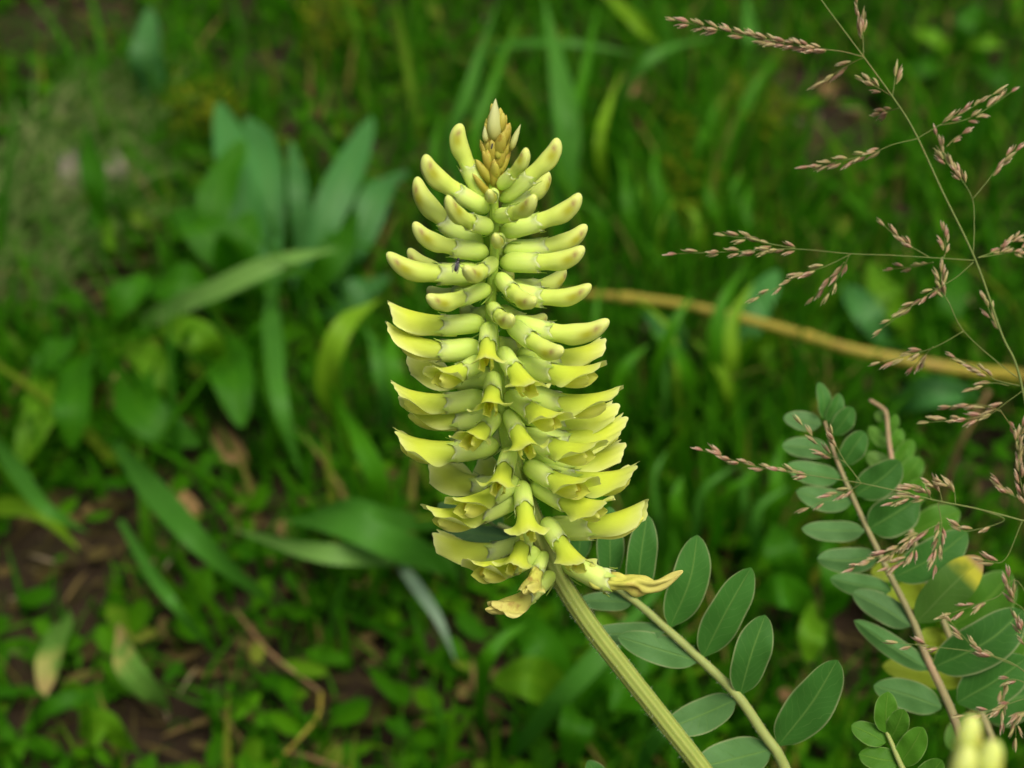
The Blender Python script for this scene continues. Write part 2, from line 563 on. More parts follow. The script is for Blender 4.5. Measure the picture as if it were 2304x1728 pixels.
def hairs(curve, r_fn, n, L, seed, name, parent, base, t0=0.0, t1=1.0):
    rng = random.Random(seed)
    tg = tangents(curve)
    V, F = [], []
    for _ in range(n):
        k = rng.randrange(int(t0 * (len(curve) - 1)), int(t1 * (len(curve) - 1)))
        p = curve[k].lerp(curve[k + 1], rng.random())
        a = tg[k].cross(Vector((rng.gauss(0, 1), rng.gauss(0, 1), rng.gauss(0, 1)))).normalized()
        q = p + a * r_fn(k / (len(curve) - 1)) * 0.97
        l = L * rng.uniform(0.4, 1.1)
        e = q + (a + tg[k] * rng.uniform(-0.2, 1.2)).normalized() * l
        s = tg[k].cross(a).normalized() * 0.000022
        b3 = len(V)
        V += [q - s, q + s, q + tg[k] * 0.00004, e]
        F += [(b3, b3 + 1, b3 + 3), (b3 + 1, b3 + 2, b3 + 3), (b3 + 2, b3, b3 + 3)]
    me = mesh(name, local(V, base), F, M['hair'], {'t': [0] * len(V), 'u': [0.5] * len(V)}, smooth=False)
    o = obj(name, me, parent)
    o['kind'] = 'stuff'
    return o


hairs(cp, stem_r, 1700, 0.0009, 3, 'stem_hair', plant, plant_base, 0.2, 0.75)

# ---- flower pieces, local frame: +X outwards, +Z towards the top of the spike, millimetres
MM = 0.001


def centre(x, curve, tipc=0.0):
    z = curve * max(0.0, x - 5.5) ** 2
    if tipc: z += tipc * max(0.0, x - 14) ** 2
    return z


def calyx_mesh(rng, curve, wither=0.0):
    V, F, T, U = [], [], [], []
    nr, ns = 16, 22
    L = 8.6
    fat = rng.uniform(0.93, 1.07)
    for i in range(nr):
        t = i / (nr - 1)
        x0 = L * t
        r = 2.15 * fat * (1 - math.exp(-((x0 + 0.25) / 1.0) ** 1.1)) * (1 - 0.04 * math.sin(t * 3.1)) + 0.15 * t
        for k in range(ns):
            th = 2 * math.pi * k / ns
            cz, sy = math.sin(th), math.cos(th)
            hump = 1 + 0.14 * max(0, cz) * math.exp(-((t - 0.3) / 0.3) ** 2)
            rr = r * hump * (1 - 0.1 * wither * (rng.random()))
            tooth_rim = (0.35 * math.cos(5 * th + 0.5 * math.pi) - 0.7 * max(0, cz)) * (t ** 6)
            x = x0 + tooth_rim
            V.append(Vector((x, sy * rr * 0.97, cz * rr + centre(x, curve))) * MM)
            T.append(t)
            U.append(sy * 0.3)
    # inner lip
    for k in range(ns):
        v = V[(nr - 1) * ns + k]
        th = 2 * math.pi * k / ns
        V.append(v + Vector((-1.2, -math.cos(th) * 0.2, -math.sin(th) * 0.2)) * MM)
        T.append(0.9)
        U.append(0.0)
    for i in range(nr):
        for k in range(ns):
            a, b = i * ns + k, i * ns + (k + 1) % ns
            F.append((a, b, b + ns, a + ns))
    F.append(tuple(reversed(range(ns))))
    return mesh('calyx', V, F, M['calyx'], {'t': T, 'u': U})


def tooth_mesh(rng, curve, k, L=8.5):
    th = math.radians([55, 125, 200, 270, 340][k] + rng.uniform(-8, 8))
    r = 2.2
    ln_ = rng.uniform(1.2, 2.2)
    V, F, T = [], [], []
    d = Vector((0, math.cos(th), math.sin(th)))
    s = Vector((0, -math.sin(th), math.cos(th)))
    x0 = L - 0.7 - 0.7 * max(0, math.sin(th))
    flare = rng.uniform(0.1, 0.5)
    n = 5
    for i in range(n):
        t = i / (n - 1)
        w = 0.55 * (1 - t) ** 0.8 + 0.03
        c = Vector((x0 + ln_ * t, 0, centre(x0 + ln_ * t, curve))) + d * (r + 0.06 + flare * t * t)
        V += [(c - s * w) * MM, (c + d * 0.12) * MM, (c + s * w) * MM]
        T += [t] * 3
    for i in range(n - 1):
        for j in range(2):
            a = i * 3 + j
            F.append((a, a + 1, a + 4, a + 3))
    return mesh('calyx_tooth', V, F, M['tooth'], {'t': T, 'u': [0] * len(V)})


def bract_mesh(rng):
    V, F, T = [], [], []
    L_ = rng.uniform(3.5, 6.0)
    n = 7
    sp = rng.uniform(.5, 1.3)
    for i in range(n):
        t = i / (n - 1)
        w = .55 * (1 - t) ** .7 + .03
        x, z = -0.3 + L_ * t * .8, -1.1 - sp * 1.2 * t - .9 * math.sin(t * 2)
        V += [Vector((x, -w, z + .15)) * MM, Vector((x, 0, z)) * MM, Vector((x, w, z + .15)) * MM]
        T += [t] * 3
    for i in range(n - 1):
        for j in range(2):
            a = i * 3 + j
            F.append((a, a + 1, a + 4, a + 3))
    return mesh('bract', V, F, M['tooth'], {'t': T, 'u': [0] * len(V)})


def bud_mesh(rng, curve, L=18.0, fat=1.0, wither=0.0, spot=1.0, mat='bud'):
    V, F, T, U, SP, OL = [], [], [], [], [], []
    nr, ns = 34, 26
    x0 = 4.5
    ph = [rng.uniform(0, 6.28) for _ in range(6)]
    wmul = fat * rng.uniform(0.94, 1.06)
    skew = rng.uniform(-0.25, 0.25)
    for i in range(nr):
        t = i / (nr - 1)
        tt = t if t < 0.75 else 0.75 + 0.25 * math.sin((t - 0.75) / 0.25 * math.pi / 2)
        x = x0 + (L - x0) * tt
        e = 1.0
        if tt > 0.84: e = math.sqrt(max(0.0, 1 - ((tt - 0.84) / 0.16) ** 2.2))
        sw = 0.9 + 0.25 * math.exp(-((tt - 0.68) / 0.25) ** 2)
        neck = 1 - 0.06 * math.exp(-((x - 10) / 1.2) ** 2)
        wy = 1.95 * sw * wmul * e * neck
        wy *= 1 - 0.20 * max(0, (tt - .6) / .4)
        zt = (1.85 + 0.05 * tt) * wmul * e * neck
        zb = (1.9 + 0.75 * math.exp(-((tt - 0.66) / 0.22) ** 2)) * wmul * e * neck
        for k in range(ns):
            th = 2 * math.pi * k / ns
            cy, sz = math.cos(th), math.sin(th)
            groove = 1 - 0.10 * math.exp(-((th - 1.5 * math.pi) / 0.22) ** 2) * (1 if tt > 0.3 else 0)
            ridge = 1 + 0.05 * math.exp(-((th - 0.5 * math.pi) / 0.25) ** 2)
            crease = 1 - 0.06 * (math.exp(-((th - 5.55) / 0.16) ** 2) + math.exp(-((th - 3.87) / 0.16) ** 2)) * min(1, max(0, (tt - .3) * 4))
            f = groove * ridge * crease * (1 + .025 * math.sin(x * 1.3 + ph[0]) * math.sin(2 * th + ph[1]))
            if wither:
                f *= 1 + wither * (0.28 * math.sin(3 * th + ph[0] + x * 0.5) + 0.2 * math.sin(5 * th + ph[1] - x * 0.9) + 0.14 * math.sin(x * 1.7 + ph[2] + 2 * th))
                f *= 1 - 0.35 * wither * tt
            y = cy * wy * f + skew * 2.4 * tt * tt
            z = sz * (zt if sz > 0 else zb) * f + centre(x, curve, 0.02 if not wither else 0.05) + (.45 * max(0, (tt - .7) / .3) ** 2 if not wither else 0)
            if wither: z += wither * 0.4 * math.sin(x * 0.8 + ph[3])
            V.append(Vector((x, y, z)) * MM)
            T.append(tt)
            U.append(sz * 0.4)
            lat = abs(cy) ** 1.5
            SP.append(spot * lat * math.exp(-((tt - 0.86) / 0.045) ** 2) * math.exp(-((sz - 0.2) / 0.4) ** 2))
            OL.append(spot * lat * math.exp(-((tt - 0.76) / 0.12) ** 2) * math.exp(-((sz + 0.1) / 0.6) ** 2))
    for i in range(nr - 1):
        for k in range(ns):
            a, b = i * ns + k, i * ns + (k + 1) % ns
            F.append((a, b, b + ns, a + ns))
    F.append(tuple(reversed(range(ns))))
    F.append(tuple(range((nr - 1) * ns, nr * ns)))
    return mesh('closed_petals', V, F, M[mat], {'t': T, 'u': U, 'spot': SP, 'olive': OL})


def banner_mesh(rng, curve, L=18.0, opn=1.0, mat='banner', wither=0.0):
    nt_, nu_ = 26, 34
    V, F, T, U, SP, OL = [], [], [], [], [], []
    x0 = 4.5
    ph = [rng.uniform(0, 6.28) for _ in range(5)]
    lob = [rng.uniform(0.8, 1.2), rng.uniform(0.8, 1.2)]
    asym = rng.uniform(-0.12, 0.12)
    for i in range(nt_):
        t = i / (nt_ - 1)
        g = max(0.0, (t - 0.30) / 0.70)
        g = g * g * (3 - 2 * g)
        S = 5.1 + 0.5 * g * (0.4 + 0.6 * opn)
        k_in = (1 / 2.0) * (1 - g) + (1 / (2.2 + 1.5 * opn)) * g
        k_out = -opn * g * 0.45
        s1 = 2.5 + 0.8 * (1 - opn)
        # integrate the cross-section from the mid-rib outwards on each side
        half = nu_ // 2
        prof = {}
        for side in (-1, 1):
            th, y, z = 0.0, 0.0, 0.0
            ds = S / half
            prof[(side, 0)] = (0.0, 0.0)
            for k in range(1, half + 1):
                s = (k - 0.5) * ds
                kk = k_in if s < s1 else k_in * (1 - g) + k_out * lob[(side + 1) // 2] * g + (1 - opn) * g * k_in * 0.8
                th += kk * ds
                y += math.cos(th) * ds
                z -= math.sin(th) * ds
                prof[(side, k)] = (y, z)
        for k in range(-half, half + 1):
            u = k / half
            y, z = prof[(1 if k > 0 else -1, abs(k))]
            y = y if k >= 0 else -y
            Lu = L * (1 - 0.10 * abs(u) ** 2.5 * (0.6 + 0.8 * opn) + asym * 0.2 * u) - 0.9 * math.exp(-(u / 0.12) ** 2)
            x = x0 + (Lu - x0) * t
            z += 2.0 + centre(x, curve, 0.05 * opn)
            wob = g * abs(u)
            z += wob * 0.28 * math.sin(ph[0] + u * 7 + t * 5) + wither * g * 0.7 * math.sin(ph[1] + u * 9 + t * 11)
            y += wob * 0.22 * math.sin(ph[2] + t * 9 + u * 3) + wither * g * 0.6 * math.sin(ph[3] + t * 13 + u * 5)
            x += (wob * 0.35 * math.sin(ph[4] + u * 7) + g * 0.09 * math.sin(ph[1] + u * 21)) * (0.3 + 0.7 * t)
            V.append(Vector((x, y, z)) * MM)
            T.append(t)
            U.append(max(abs(u), (t - 0.8) / 0.2 if t > 0.8 else 0))
            SP.append(0)
            OL.append(0)
    m_ = 2 * (nu_ // 2) + 1
    for i in range(nt_ - 1):
        for k in range(m_ - 1):
            a = i * m_ + k
            F.append((a, a + 1, a + 1 + m_, a + m_))
    return mesh('banner_petal', V, F, M[mat], {'t': T, 'u': U, 'spot': SP, 'olive': OL})


def wing_mesh(rng, curve, side, L=15.8, mat='wing'):
    V, F, T, U = [], [], [], []
    nt_, nv = 16, 9
    ph = rng.uniform(0, 6.28)
    gap = rng.uniform(0.25, 0.55)
    for i in range(nt_):
        t = i / (nt_ - 1)
        x = 5.5 + (L - 5.5) * t
        hv = 1.5 + 0.5 * math.exp(-((t - 0.7) / 0.25) ** 2)
        if t > 0.8: hv *= math.sqrt(max(0.04, 1 - ((t - 0.8) / 0.21) ** 2))
        for k in range(nv):
            v = -1 + 2 * k / (nv - 1)
            y = side * (gap + 1.05 * (1 - v * v) * (0.7 + 0.3 * t) + 0.55 * t * t * max(0, v) + 0.3 * t * t)
            z = -0.6 - 0.5 * t * t + v * hv + centre(x, curve) + 0.12 * math.sin(ph + 8 * t + 3 * v)
            V.append(Vector((x, y, z)) * MM)
            T.append(t)
            U.append(v)
    for i in range(nt_ - 1):
        for k in range(nv - 1):
            a = i * nv + k
            F.append((a, a + 1, a + 1 + nv, a + nv) if side > 0 else (a, a + nv, a + nv + 1, a + 1))
    return mesh('wing_petal', V, F, M[mat], {'t': T, 'u': U})


def keel_mesh(rng, curve, L=14.8, mat='keel'):
    V, F, T, U = [], [], [], []
    nt_, nv = 14, 9
    for i in range(nt_):
        t = i / (nt_ - 1)
        x = 5.5 + (L - 5.5) * t
        s = 1.0 if t < 0.7 else math.sqrt(max(0.03, 1 - ((t - 0.7) / 0.31) ** 2))
        for k in range(nv):
            v = -1 + 2 * k / (nv - 1)
            y = 0.75 * math.sin(v * math.pi / 2) * s * (1 if abs(v) < 0.8 else 0.7)
            z = -1.9 + 2.3 * v * v * s + 0.9 * t * t + centre(x, curve)
            V.append(Vector((x, y, z)) * MM)
            T.append(t)
            U.append(v * 0.6)
    for i in range(nt_ - 1):
        for k in range(nv - 1):
            a = i * nv + k
            F.append((a, a + 1, a + 1 + nv, a + nv))
    return mesh('keel', V, F, M[mat], {'t': T, 'u': U})


def frame_from(e1, up, L, rise):
    e1 = e1.normalized()
    y = up.cross(e1).normalized()
    z = e1.cross(y).normalized()
    a = -math.atan2(rise, L)
    ex = e1 * math.cos(a) + z * math.sin(a)
    ez = -e1 * math.sin(a) + z * math.cos(a)
    return ex, y, ez


SPIKE_UP = (axis_pts[-1] - P(1148, 1010, d_axis(1010))).normalized()
fcount = [0]


def flower(root, base_pt, e1, size, kind, opn=1.0, curve=0.018, up=None, roll=0.0, root_loc=None, L=18.0, teeth=True):
    fcount[0] += 1
    rng = random.Random(100 + fcount[0])
    rise = centre(L, curve)
    ex, ey, ez = frame_from(e1, up or SPIKE_UP, L, rise)
    R = Matrix((ex, ey * .90, ez * .92)).transposed()
    R = Matrix.Rotation(roll, 3, ex) @ R
    M4 = Matrix.Translation(base_pt - root_loc) @ (R * size).to_4x4()
    f = bpy.data.objects.new('bud' if kind == 'bud' else ('withered_flower' if kind == 'withered' else 'flower'), None)
    f.empty_display_size = 0.004
    link(f)
    f.parent = root
    f.matrix_basis = M4
    obj('calyx', calyx_mesh(rng, curve, 1.0 if kind == 'withered' else 0.0), f)
    obj('bract', bract_mesh(rng), f)
    if teeth:
        for k in range(5): obj('calyx_tooth', tooth_mesh(rng, curve, k), f)
    if kind == 'bud':
        obj('closed_petals', bud_mesh(rng, curve, L), f)
    elif kind == 'withered':
        obj('closed_petals', bud_mesh(rng, curve, L, 0.82, 1.0, 0.0, 'withered'), f)
        if opn > .3: obj('banner_petal', banner_mesh(rng, curve, L * 0.93, opn, 'withered', 0.8), f)
    else:
        obj('banner_petal', banner_mesh(rng, curve, L, opn), f)
        obj('wing_petal', wing_mesh(rng, curve, 1, rng.uniform(15.6, 17.2)), f)
        obj('wing_petal', wing_mesh(rng, curve, -1, rng.uniform(15.6, 17.2)), f)
        obj('keel', keel_mesh(rng, curve, 14.6 + 0.8 * opn), f)
    return f


PXMM = 0.0868


def spike_flower(bx, by, tx, ty, kind='bud', toward=1, opn=1.0, curve=0.018, full=205.0, roll=0.0, min_px=None):
    """base and tip as they show in the photograph; the rest of the length goes towards (+1) or away from (-1) the viewer"""
    dx, dy = (tx - bx), (by - ty)
    p = math.hypot(dx, dy)
    L = max(full, p * 1.02)
    out = math.sqrt(max(0.0, L * L - p * p)) * toward
    d = d_axis(by)
    e1 = (RT * dx + UP * dy - FW * out).normalized()
    base = P(bx, by, d) + e1 * 0.0004 - FW * (0.0012 if toward > 0 and out > 80 else 0.0)
    size = L * KX * d / 0.018
    up = SPIKE_UP
    if e1.dot(SPIKE_UP) > 0.9: up = (SPIKE_UP - RT * (0.8 if dx > 0 else -0.8)).normalized()
    return flower(plant, base, e1, size, kind, opn, curve, up, roll, plant_base)


BUDS = [
    (1088, 455, 1027, 292, 1, .008, 178), (1104, 478, 955, 372, 1, .014, 196), (1088, 560, 930, 407, -1, .018, 215),
    (1110, 518, 1010, 470, 1, .02, 170), (1104, 572, 938, 520, 1, .02, 185), (1092, 615, 880, 585, 1, .022, 214),
    (1096, 632, 918, 566, -1, .02, 205), (1117, 588, 1052, 622, 1, .02, 165), (1122, 455, 1258, 330, 1, .010, 190),
    (1120, 428, 1185, 358, 1, .012, 130), (1130, 478, 1238, 384, -1, .014, 175), (1112, 492, 1198, 468, 1, .016, 160),
    (1122, 527, 1304, 454, 1, .014, 200), (1130, 567, 1317, 512, -1, .018, 205), (1120, 592, 1309, 572, 1, .014, 195),
    (1113, 436, 1103, 452, 1, .02, 120), (1126, 536, 1120, 548, 1, .02, 130), (1116, 620, 1196, 690, 1, .012, 165),
    (1128, 657, 1320, 655, 1, .020, 198), (1140, 652, 1274, 606, -1, .02, 195), (1108, 648, 970, 682, 1, .016, 175),
    (1104, 690, 1146, 728, 1, .012, 160), (1135, 726, 1358, 734, 1, .024, 228), (1142, 728, 1258, 798, 1, .012, 185),
    (1090, 642, 960, 650, -1, .02, 200), (1118, 700, 1222, 712, -1, .02, 200),
]
for bx, by, tx, ty, tw, cv, fl in BUDS:
    spike_flower(bx, by, tx, ty, 'bud', tw, 1.0, cv, fl)

rb0 = random.Random(21)
OPEN = [
    # base, tip, toward, open, curve, full length
    (1098, 728, 884, 698, 1, .35, .024, 215), (1092, 786, 884, 745, 1, .40, .030, 215), (1100, 730, 1096, 826, 1, .55, .010, 190),
    (1160, 795, 1352, 778, -1, .55, .026, 210), (1124, 785, 1198, 880, 1, 1.0, .010, 200), (1090, 812, 985, 846, 1, .8, .014, 190),
    (1112, 842, 1104, 922, 1, 1.0, .010, 195), (1102, 895, 894, 880, 1, .7, .026, 212), (1150, 815, 1342, 835, 1, .6, .022, 210),
    (1150, 880, 1380, 890, 1, .5, .028, 232), (1136, 885, 1258, 945, 1, .9, .014, 200), (1122, 935, 1050, 985, 1, .9, .012, 190),
    (1142, 925, 1192, 1012, 1, 1.0, .010, 200), (1128, 1000, 900, 985, 1, .75, .026, 232), (1165, 985, 1396, 958, -1, .7, .026, 240),
    (1160, 975, 1335, 1008, 1, .75, .020, 215), (1150, 1010, 1116, 1092, 1, 1.0, .010, 190), (1178, 1045, 1316, 1085, 1, .85, .016, 205),
    (1190, 1085, 1360, 1132, 1, .8, .020, 215), (1185, 1060, 1420, 1062, 1, .65, .026, 240), (1170, 1078, 1030, 1128, 1, .9, .016, 200),
    (1178, 1115, 974, 1150, 1, .7, .024, 225), (1150, 1095, 988, 1060, -1, .6, .024, 215), (1172, 1082, 1188, 1196, 1, 1.0, .008, 195),
    (1192, 1180, 1150, 1265, 1, 1.0, .010, 185), (1222, 1165, 1302, 1262, 1, .9, .010, 190), (1218, 1240, 1066, 1262, 1, .8, .020, 205),
    (1206, 1225, 992, 1225, -1, .55, .030, 235), (1215, 1190, 1442, 1142, 1, .2, .022, 240),
    (1135, 930, 910, 915, -1, .6, .026, 230), (1120, 850, 935, 815, -1, .6, .026, 220), (1165, 930, 1372, 925, -1, .6, .026, 230),
    (1180, 1015, 1395, 1020, -1, .6, .026, 235),
]
for bx, by, tx, ty, tw, op, cv, fl in OPEN:
    spike_flower(bx, by, tx, ty, 'flower', tw, min(1.0, op + .28) if op > .42 else op, cv, fl, rb0.uniform(-.22, .22))
for bx, by, tx, ty, tw, op, cv, fl in [(1250, 1285, 1105, 1352, 1, .6, .030, 190), (1228, 1238, 1182, 1320, 1, .5, .008, 150), (1258, 1262, 1507, 1280, 1, .1, .040, 262)]:
    spike_flower(bx, by, tx, ty, 'withered', tw, op, cv, fl)
# the side of the spike that faces away
rb = random.Random(5)
for i in range(10):
    y = 490 + i * 72
    x = np.interp(y, [p_[1] for p_ in AXIS_PX], [p_[0] for p_ in AXIS_PX])
    spike_flower(x, y, x + rb.uniform(-75, 75), y - rb.uniform(5, 40), 'bud' if y < 720 else 'flower', -1, .6, .018, 200)


# golden young buds at the apex and pale bracts
def young_mesh(rng, L, w, mat):
    V, F, T = [], [], []
    nr, ns = 9, 10
    ph = rng.uniform(0, 6.28)
    for i in range(nr):
        t = i / (nr - 1)
        r = w * ((math.sin(math.pi * min(1, (t ** .8 * 0.93 + 0.07))) ** 0.85) * (1 - 0.3 * t) if mat == 'bract' else (1 - abs(2 * t ** .85 - 1) ** 2.2) ** .6 * (1.05 - .35 * t)) + 0.02
        for k in range(ns):
            th = 2 * math.pi * k / ns
            rr = r * (1 + 0.12 * math.sin(2 * th + ph))
            V.append(Vector((L * t, math.cos(th) * rr, math.sin(th) * rr + 0.10 * L * t * t)) * MM)
            T.append(t)
    for i in range(nr - 1):
        for k in range(ns):
            a, b_ = i * ns + k, i * ns + (k + 1) % ns
            F.append((a, b_, b_ + ns, a + ns))
    F.append(tuple(reversed(range(ns))))
    F.append(tuple(range((nr - 1) * ns, nr * ns)))
    return mesh('young_bud', V, F, M[mat], {'t': T, 'u': [0] * len(V)})


ry = random.Random(11)
for i in range(42):
    s = i / 41
    y = 452 - s * 165
    x = 1112 + 6 * s
    az = i * 2.399
    tilt = 0.55 + 0.55 * s
    rad = Vector((math.cos(az), 0, 0)) + Vector((0, 0, 0))
    e1 = (RT * math.cos(az) - FW * math.sin(az)) * (1.0 - 0.35 * s) + SPIKE_UP * (0.75 + 0.6 * s)
    e1 += Vector((ry.uniform(-.28, .28), ry.uniform(-.28, .28), ry.uniform(-.28, .28)))
    e1.normalize()
    base = P(x, y, d_axis(y)) + e1 * 0.0006
    L_ = (5.8 - 2.0 * s) * ry.uniform(.75, 1.25)
    ex, ey, ez = frame_from(e1, SPIKE_UP + RT * 0.01, L_, 0)
    M4 = Matrix.Translation(base - plant_base) @ Matrix((ex, ey, ez)).transposed().to_4x4()
    obj('young_bud', young_mesh(ry, L_, 1.08 * ry.uniform(.75, 1.2), 'young'), plant, mtx=M4)
for px0, py0, px1, py1, w in [(1114, 318, 1106, 222, 1.45), (1150, 338, 1166, 278, 0.75), (1094, 320, 1087, 284, 0.6), (1120, 360, 1124, 318, .9), (1100, 372, 1094, 336, .9)]:
    a, b_ = P(px0, py0, d_axis(py0) - 0.0015), P(px1, py1, d_axis(py1) - 0.0012)
    e1 = (b_ - a)
    L_ = e1.length * 1000
    ex, ey, ez = frame_from(e1, RT - FW * .3, L_, 0)
    mat_ = 'bract' if py1 < 290 else 'young'
    obj('bract', young_mesh(ry, L_, w, mat_), plant, mtx=Matrix.Translation(a - plant_base) @ Matrix((ex, ey, ez)).transposed().to_4x4())


# ------------------------------------------------------------------ pinnate leaves
def leaflet(parent, base0, b, tp, wpx, mat, side=1, d_tip=None, fold=.34, curl=.16, tilt=(0, 0), seed=0, d=None, bend=0.09):
    """b, tp: (px,py,depth) of base and tip; side=-1 shows the underside"""
    B, T_ = P(*b), P(*tp)
    rng = random.Random(seed)
    Lv = T_ - B
    hint = (-FW + ZW * .25 + RT * tilt[0] + UP * tilt[1]).normalized()
    if side < 0: hint = -hint
    sag = hint * Lv.length * bend * rng.uniform(.4, 1.3)
    curvev = Lv.cross(hint).normalized() * Lv.length * rng.uniform(-.05, .05)
    mid = B.lerp(T_, .5) + sag + curvev
    pts = catmull([B, mid, T_], 24)
    w = px2m(wpx, mid) * .53

    def wf(t):
        if t < .03: return w * .10
        tt = (t - .02) / .98
        return w * max(0.03, (1 - abs(2 * tt ** .93 - 1) ** 2.3) ** .62 * (1 - .10 * tt))
    V, F, A = ribbon_data(pts, wf, hint, fold * rng.uniform(.6, 1.5), 8, curl, .07, rng.uniform(-.35, .35), seed)
    return obj('leaflet', mesh('leaflet', local(V, base0), F, M[mat], A), parent)


def rachis(parent, base0, pts, r0, r1, mat, hair_n=0):
    c = catmull(pts, 60)
    V, F, A = tube_data(c, [r0 + (r1 - r0) * i / 60 for i in range(61)], 10)
    A['u'] = [0.5 + 0.5 * math.sin(6.28 * x) for x in A['u']]
    o = obj('rachis', mesh('rachis', local(V, base0), F, M[mat], A), parent)
    if hair_n: hairs(c, lambda t: r0 + (r1 - r0) * t, hair_n, .0006, 8, 'rachis_hair', parent, base0, .2, .95)
    return o


# leaf behind the stem
fa = Vector((0.215, 0.33, -0.004))
leafA = tag(empty('pinnate_leaf', fa), 'sharp grey green pinnate leaf crossing behind the ribbed flower stem', 'leaf')
RA = [(1890, 1850, .322), (1741, 1681, .325), (1662, 1569, .326), (1578, 1486, .328), (1502, 1417, .330), (1427, 1352, .333), (1330, 1285, .337), (1220, 1225, .342), (1100, 1172, .348), (1050, 1150, .350)]
rachis(leafA, fa, [fa, fa.lerp(P(*RA[0]), .5) + Vector((.01, 0, 0))] + [P(*p_) for p_ in RA], .0014, .0005, 'rachis', 500)
LA = [
    ((1508, 1410, .330), (1569, 1204, .326), 88, 1), ((1582, 1477, .328), (1690, 1277, .322), 92, 1), ((1665, 1563, .326), (1722, 1384, .322), 86, 1),
    ((1752, 1676, .325), (1884, 1485, .316), 106, 1), ((1497, 1419, .330), (1318, 1427, .334), 52, -1), ((1571, 1487, .328), (1390, 1432, .330), 68, -1),
    ((1655, 1574, .326), (1484, 1646, .327), 80, -1), ((1736, 1686, .325), (1560, 1730, .326), 92, -1), ((1432, 1350, .333), (1456, 1158, .331), 72, 1),
    ((1372, 1306, .336), (1372, 1140, .338), 66, 1), ((1424, 1355, .333), (1300, 1352, .336), 44, -1), ((1190, 1212, .344), (1000, 1190, .350), 46, -1),
    ((1230, 1232, .342), (1045, 1216, .348), 50, -1), ((1300, 1266, .339), (1295, 1135, .342), 55, 1), ((1130, 1185, .347), (1085, 1120, .348), 34, 1), ((1052, 1152, .350), (985, 1135, .352), 34, -1),
    ((1852, 1800, .323), (1985, 1660 + 130, .318), 100, 1),
]
for i, (b_, t_, w_, s_) in enumerate(LA):
    leaflet(leafA, fa, b_, t_, w_, 'leaflet', s_, tilt=(.3 if s_ > 0 else -.45, .2), seed=40 + i)

# single leaflet tip at the lower frame edge, low leaf of another pinnate leaf
ff = Vector((0.11, 0.30, -0.004))
leafE = tag(empty('pinnate_leaf', ff), 'small green leaflet tip poking up below the ribbed flower stem', 'leaf')
rachis(leafE, ff, [ff, P(1450, 2050, .34), P(1385, 1830, .335), P(1370, 1790, .335)], .001, .0004, 'rachis')
leaflet(leafE, ff, (1372, 1795, .335), (1322, 1712, .333), 52, 'leaflet', 1, seed=71)
leaflet(leafE, ff, (1388, 1835, .335), (1310, 1810, .333), 52, 'leaflet', -1, seed=72)
leaflet(leafE, ff, (1388, 1835, .335), (1450, 1770, .333), 50, 'leaflet', 1, seed=73)

# large leaf on the other side
fb = Vector((0.30, 0.36, -0.004))
leafB = tag(empty('pinnate_leaf', fb), 'large pinnate leaf with pinkish rachis and pale leaflets behind the grass panicle', 'leaf')
RB = [(2330, 1960, .335), (2195, 1730, .342), (2134, 1584, .345), (2082, 1472, .348), (2055, 1398, .350), (2000, 1289, .353), (1951, 1189, .357), (1905, 1088, .361), (1877, 1019, .364), (1856, 948, .367)]
rachis(leafB, fb, [fb, fb.lerp(P(*RB[0]), .5)] + [P(*p_) for p_ in RB], .0013, .00035, 'rachis_pink', 400)
LB = [
    ((1847, 954, .367), (1763, 940, .368), 46, -1, 'leaflet'), ((1866, 1014, .364), (1760, 1003, .366), 50, -1, 'leaflet'), ((1890, 1074, .362), (1770, 1047, .365), 54, -1, 'leaflet'),
    ((1917, 1129, .360), (1792, 1105, .362), 54, -1, 'leaflet'), ((1945, 1194, .357), (1804, 1189, .360), 52, -1, 'leaflet'), ((1975, 1251, .355), (1839, 1257, .357), 60, -1, 'leaflet'),
    ((2005, 1327, .353), (1868, 1302, .356), 54, -1, 'leaflet'), ((2049, 1408, .350), (1919, 1333, .352), 64, -1, 'leaflet'), ((2092, 1507, .347), (1922, 1396, .350), 52, -1, 'leaflet'),
    ((2118, 1592, .345), (1966, 1543, .347), 70, -1, 'leaflet'),
    ((1853, 942, .367), (1842, 860, .368), 34, 1, 'leaflet'), ((1861, 950, .367), (1888, 885, .367), 36, 1, 'leaflet'), ((1875, 978, .366), (1919, 917, .365), 50, 1, 'leaflet'),
    ((1895, 1047, .363), (1946, 972, .362), 58, 1, 'leaflet'), ((1927, 1112, .360), (2026, 1038, .358), 78, 1, 'leaflet'), ((1955, 1190, .357), (2066, 1122, .355), 96, 1, 'leaflet'),
    ((2010, 1300, .353), (2176, 1198, .350), 86, 1, 'leaflet'), ((2062, 1400, .350), (2208, 1254, .346), 92, 1, 'leaflet_spotted'), ((2100, 1502, .347), (2302, 1374, .342), 108, 1, 'leaflet'),
    ((2155, 1580, .345), (2310, 1480, .342), 110, 1, 'leaflet'),
]
for i, (b_, t_, w_, s_, m_) in enumerate(LB):
    leaflet(leafB, fb, b_, t_, w_, m_, s_, tilt=(.35 if s_ > 0 else -.5, .2), seed=140 + i)

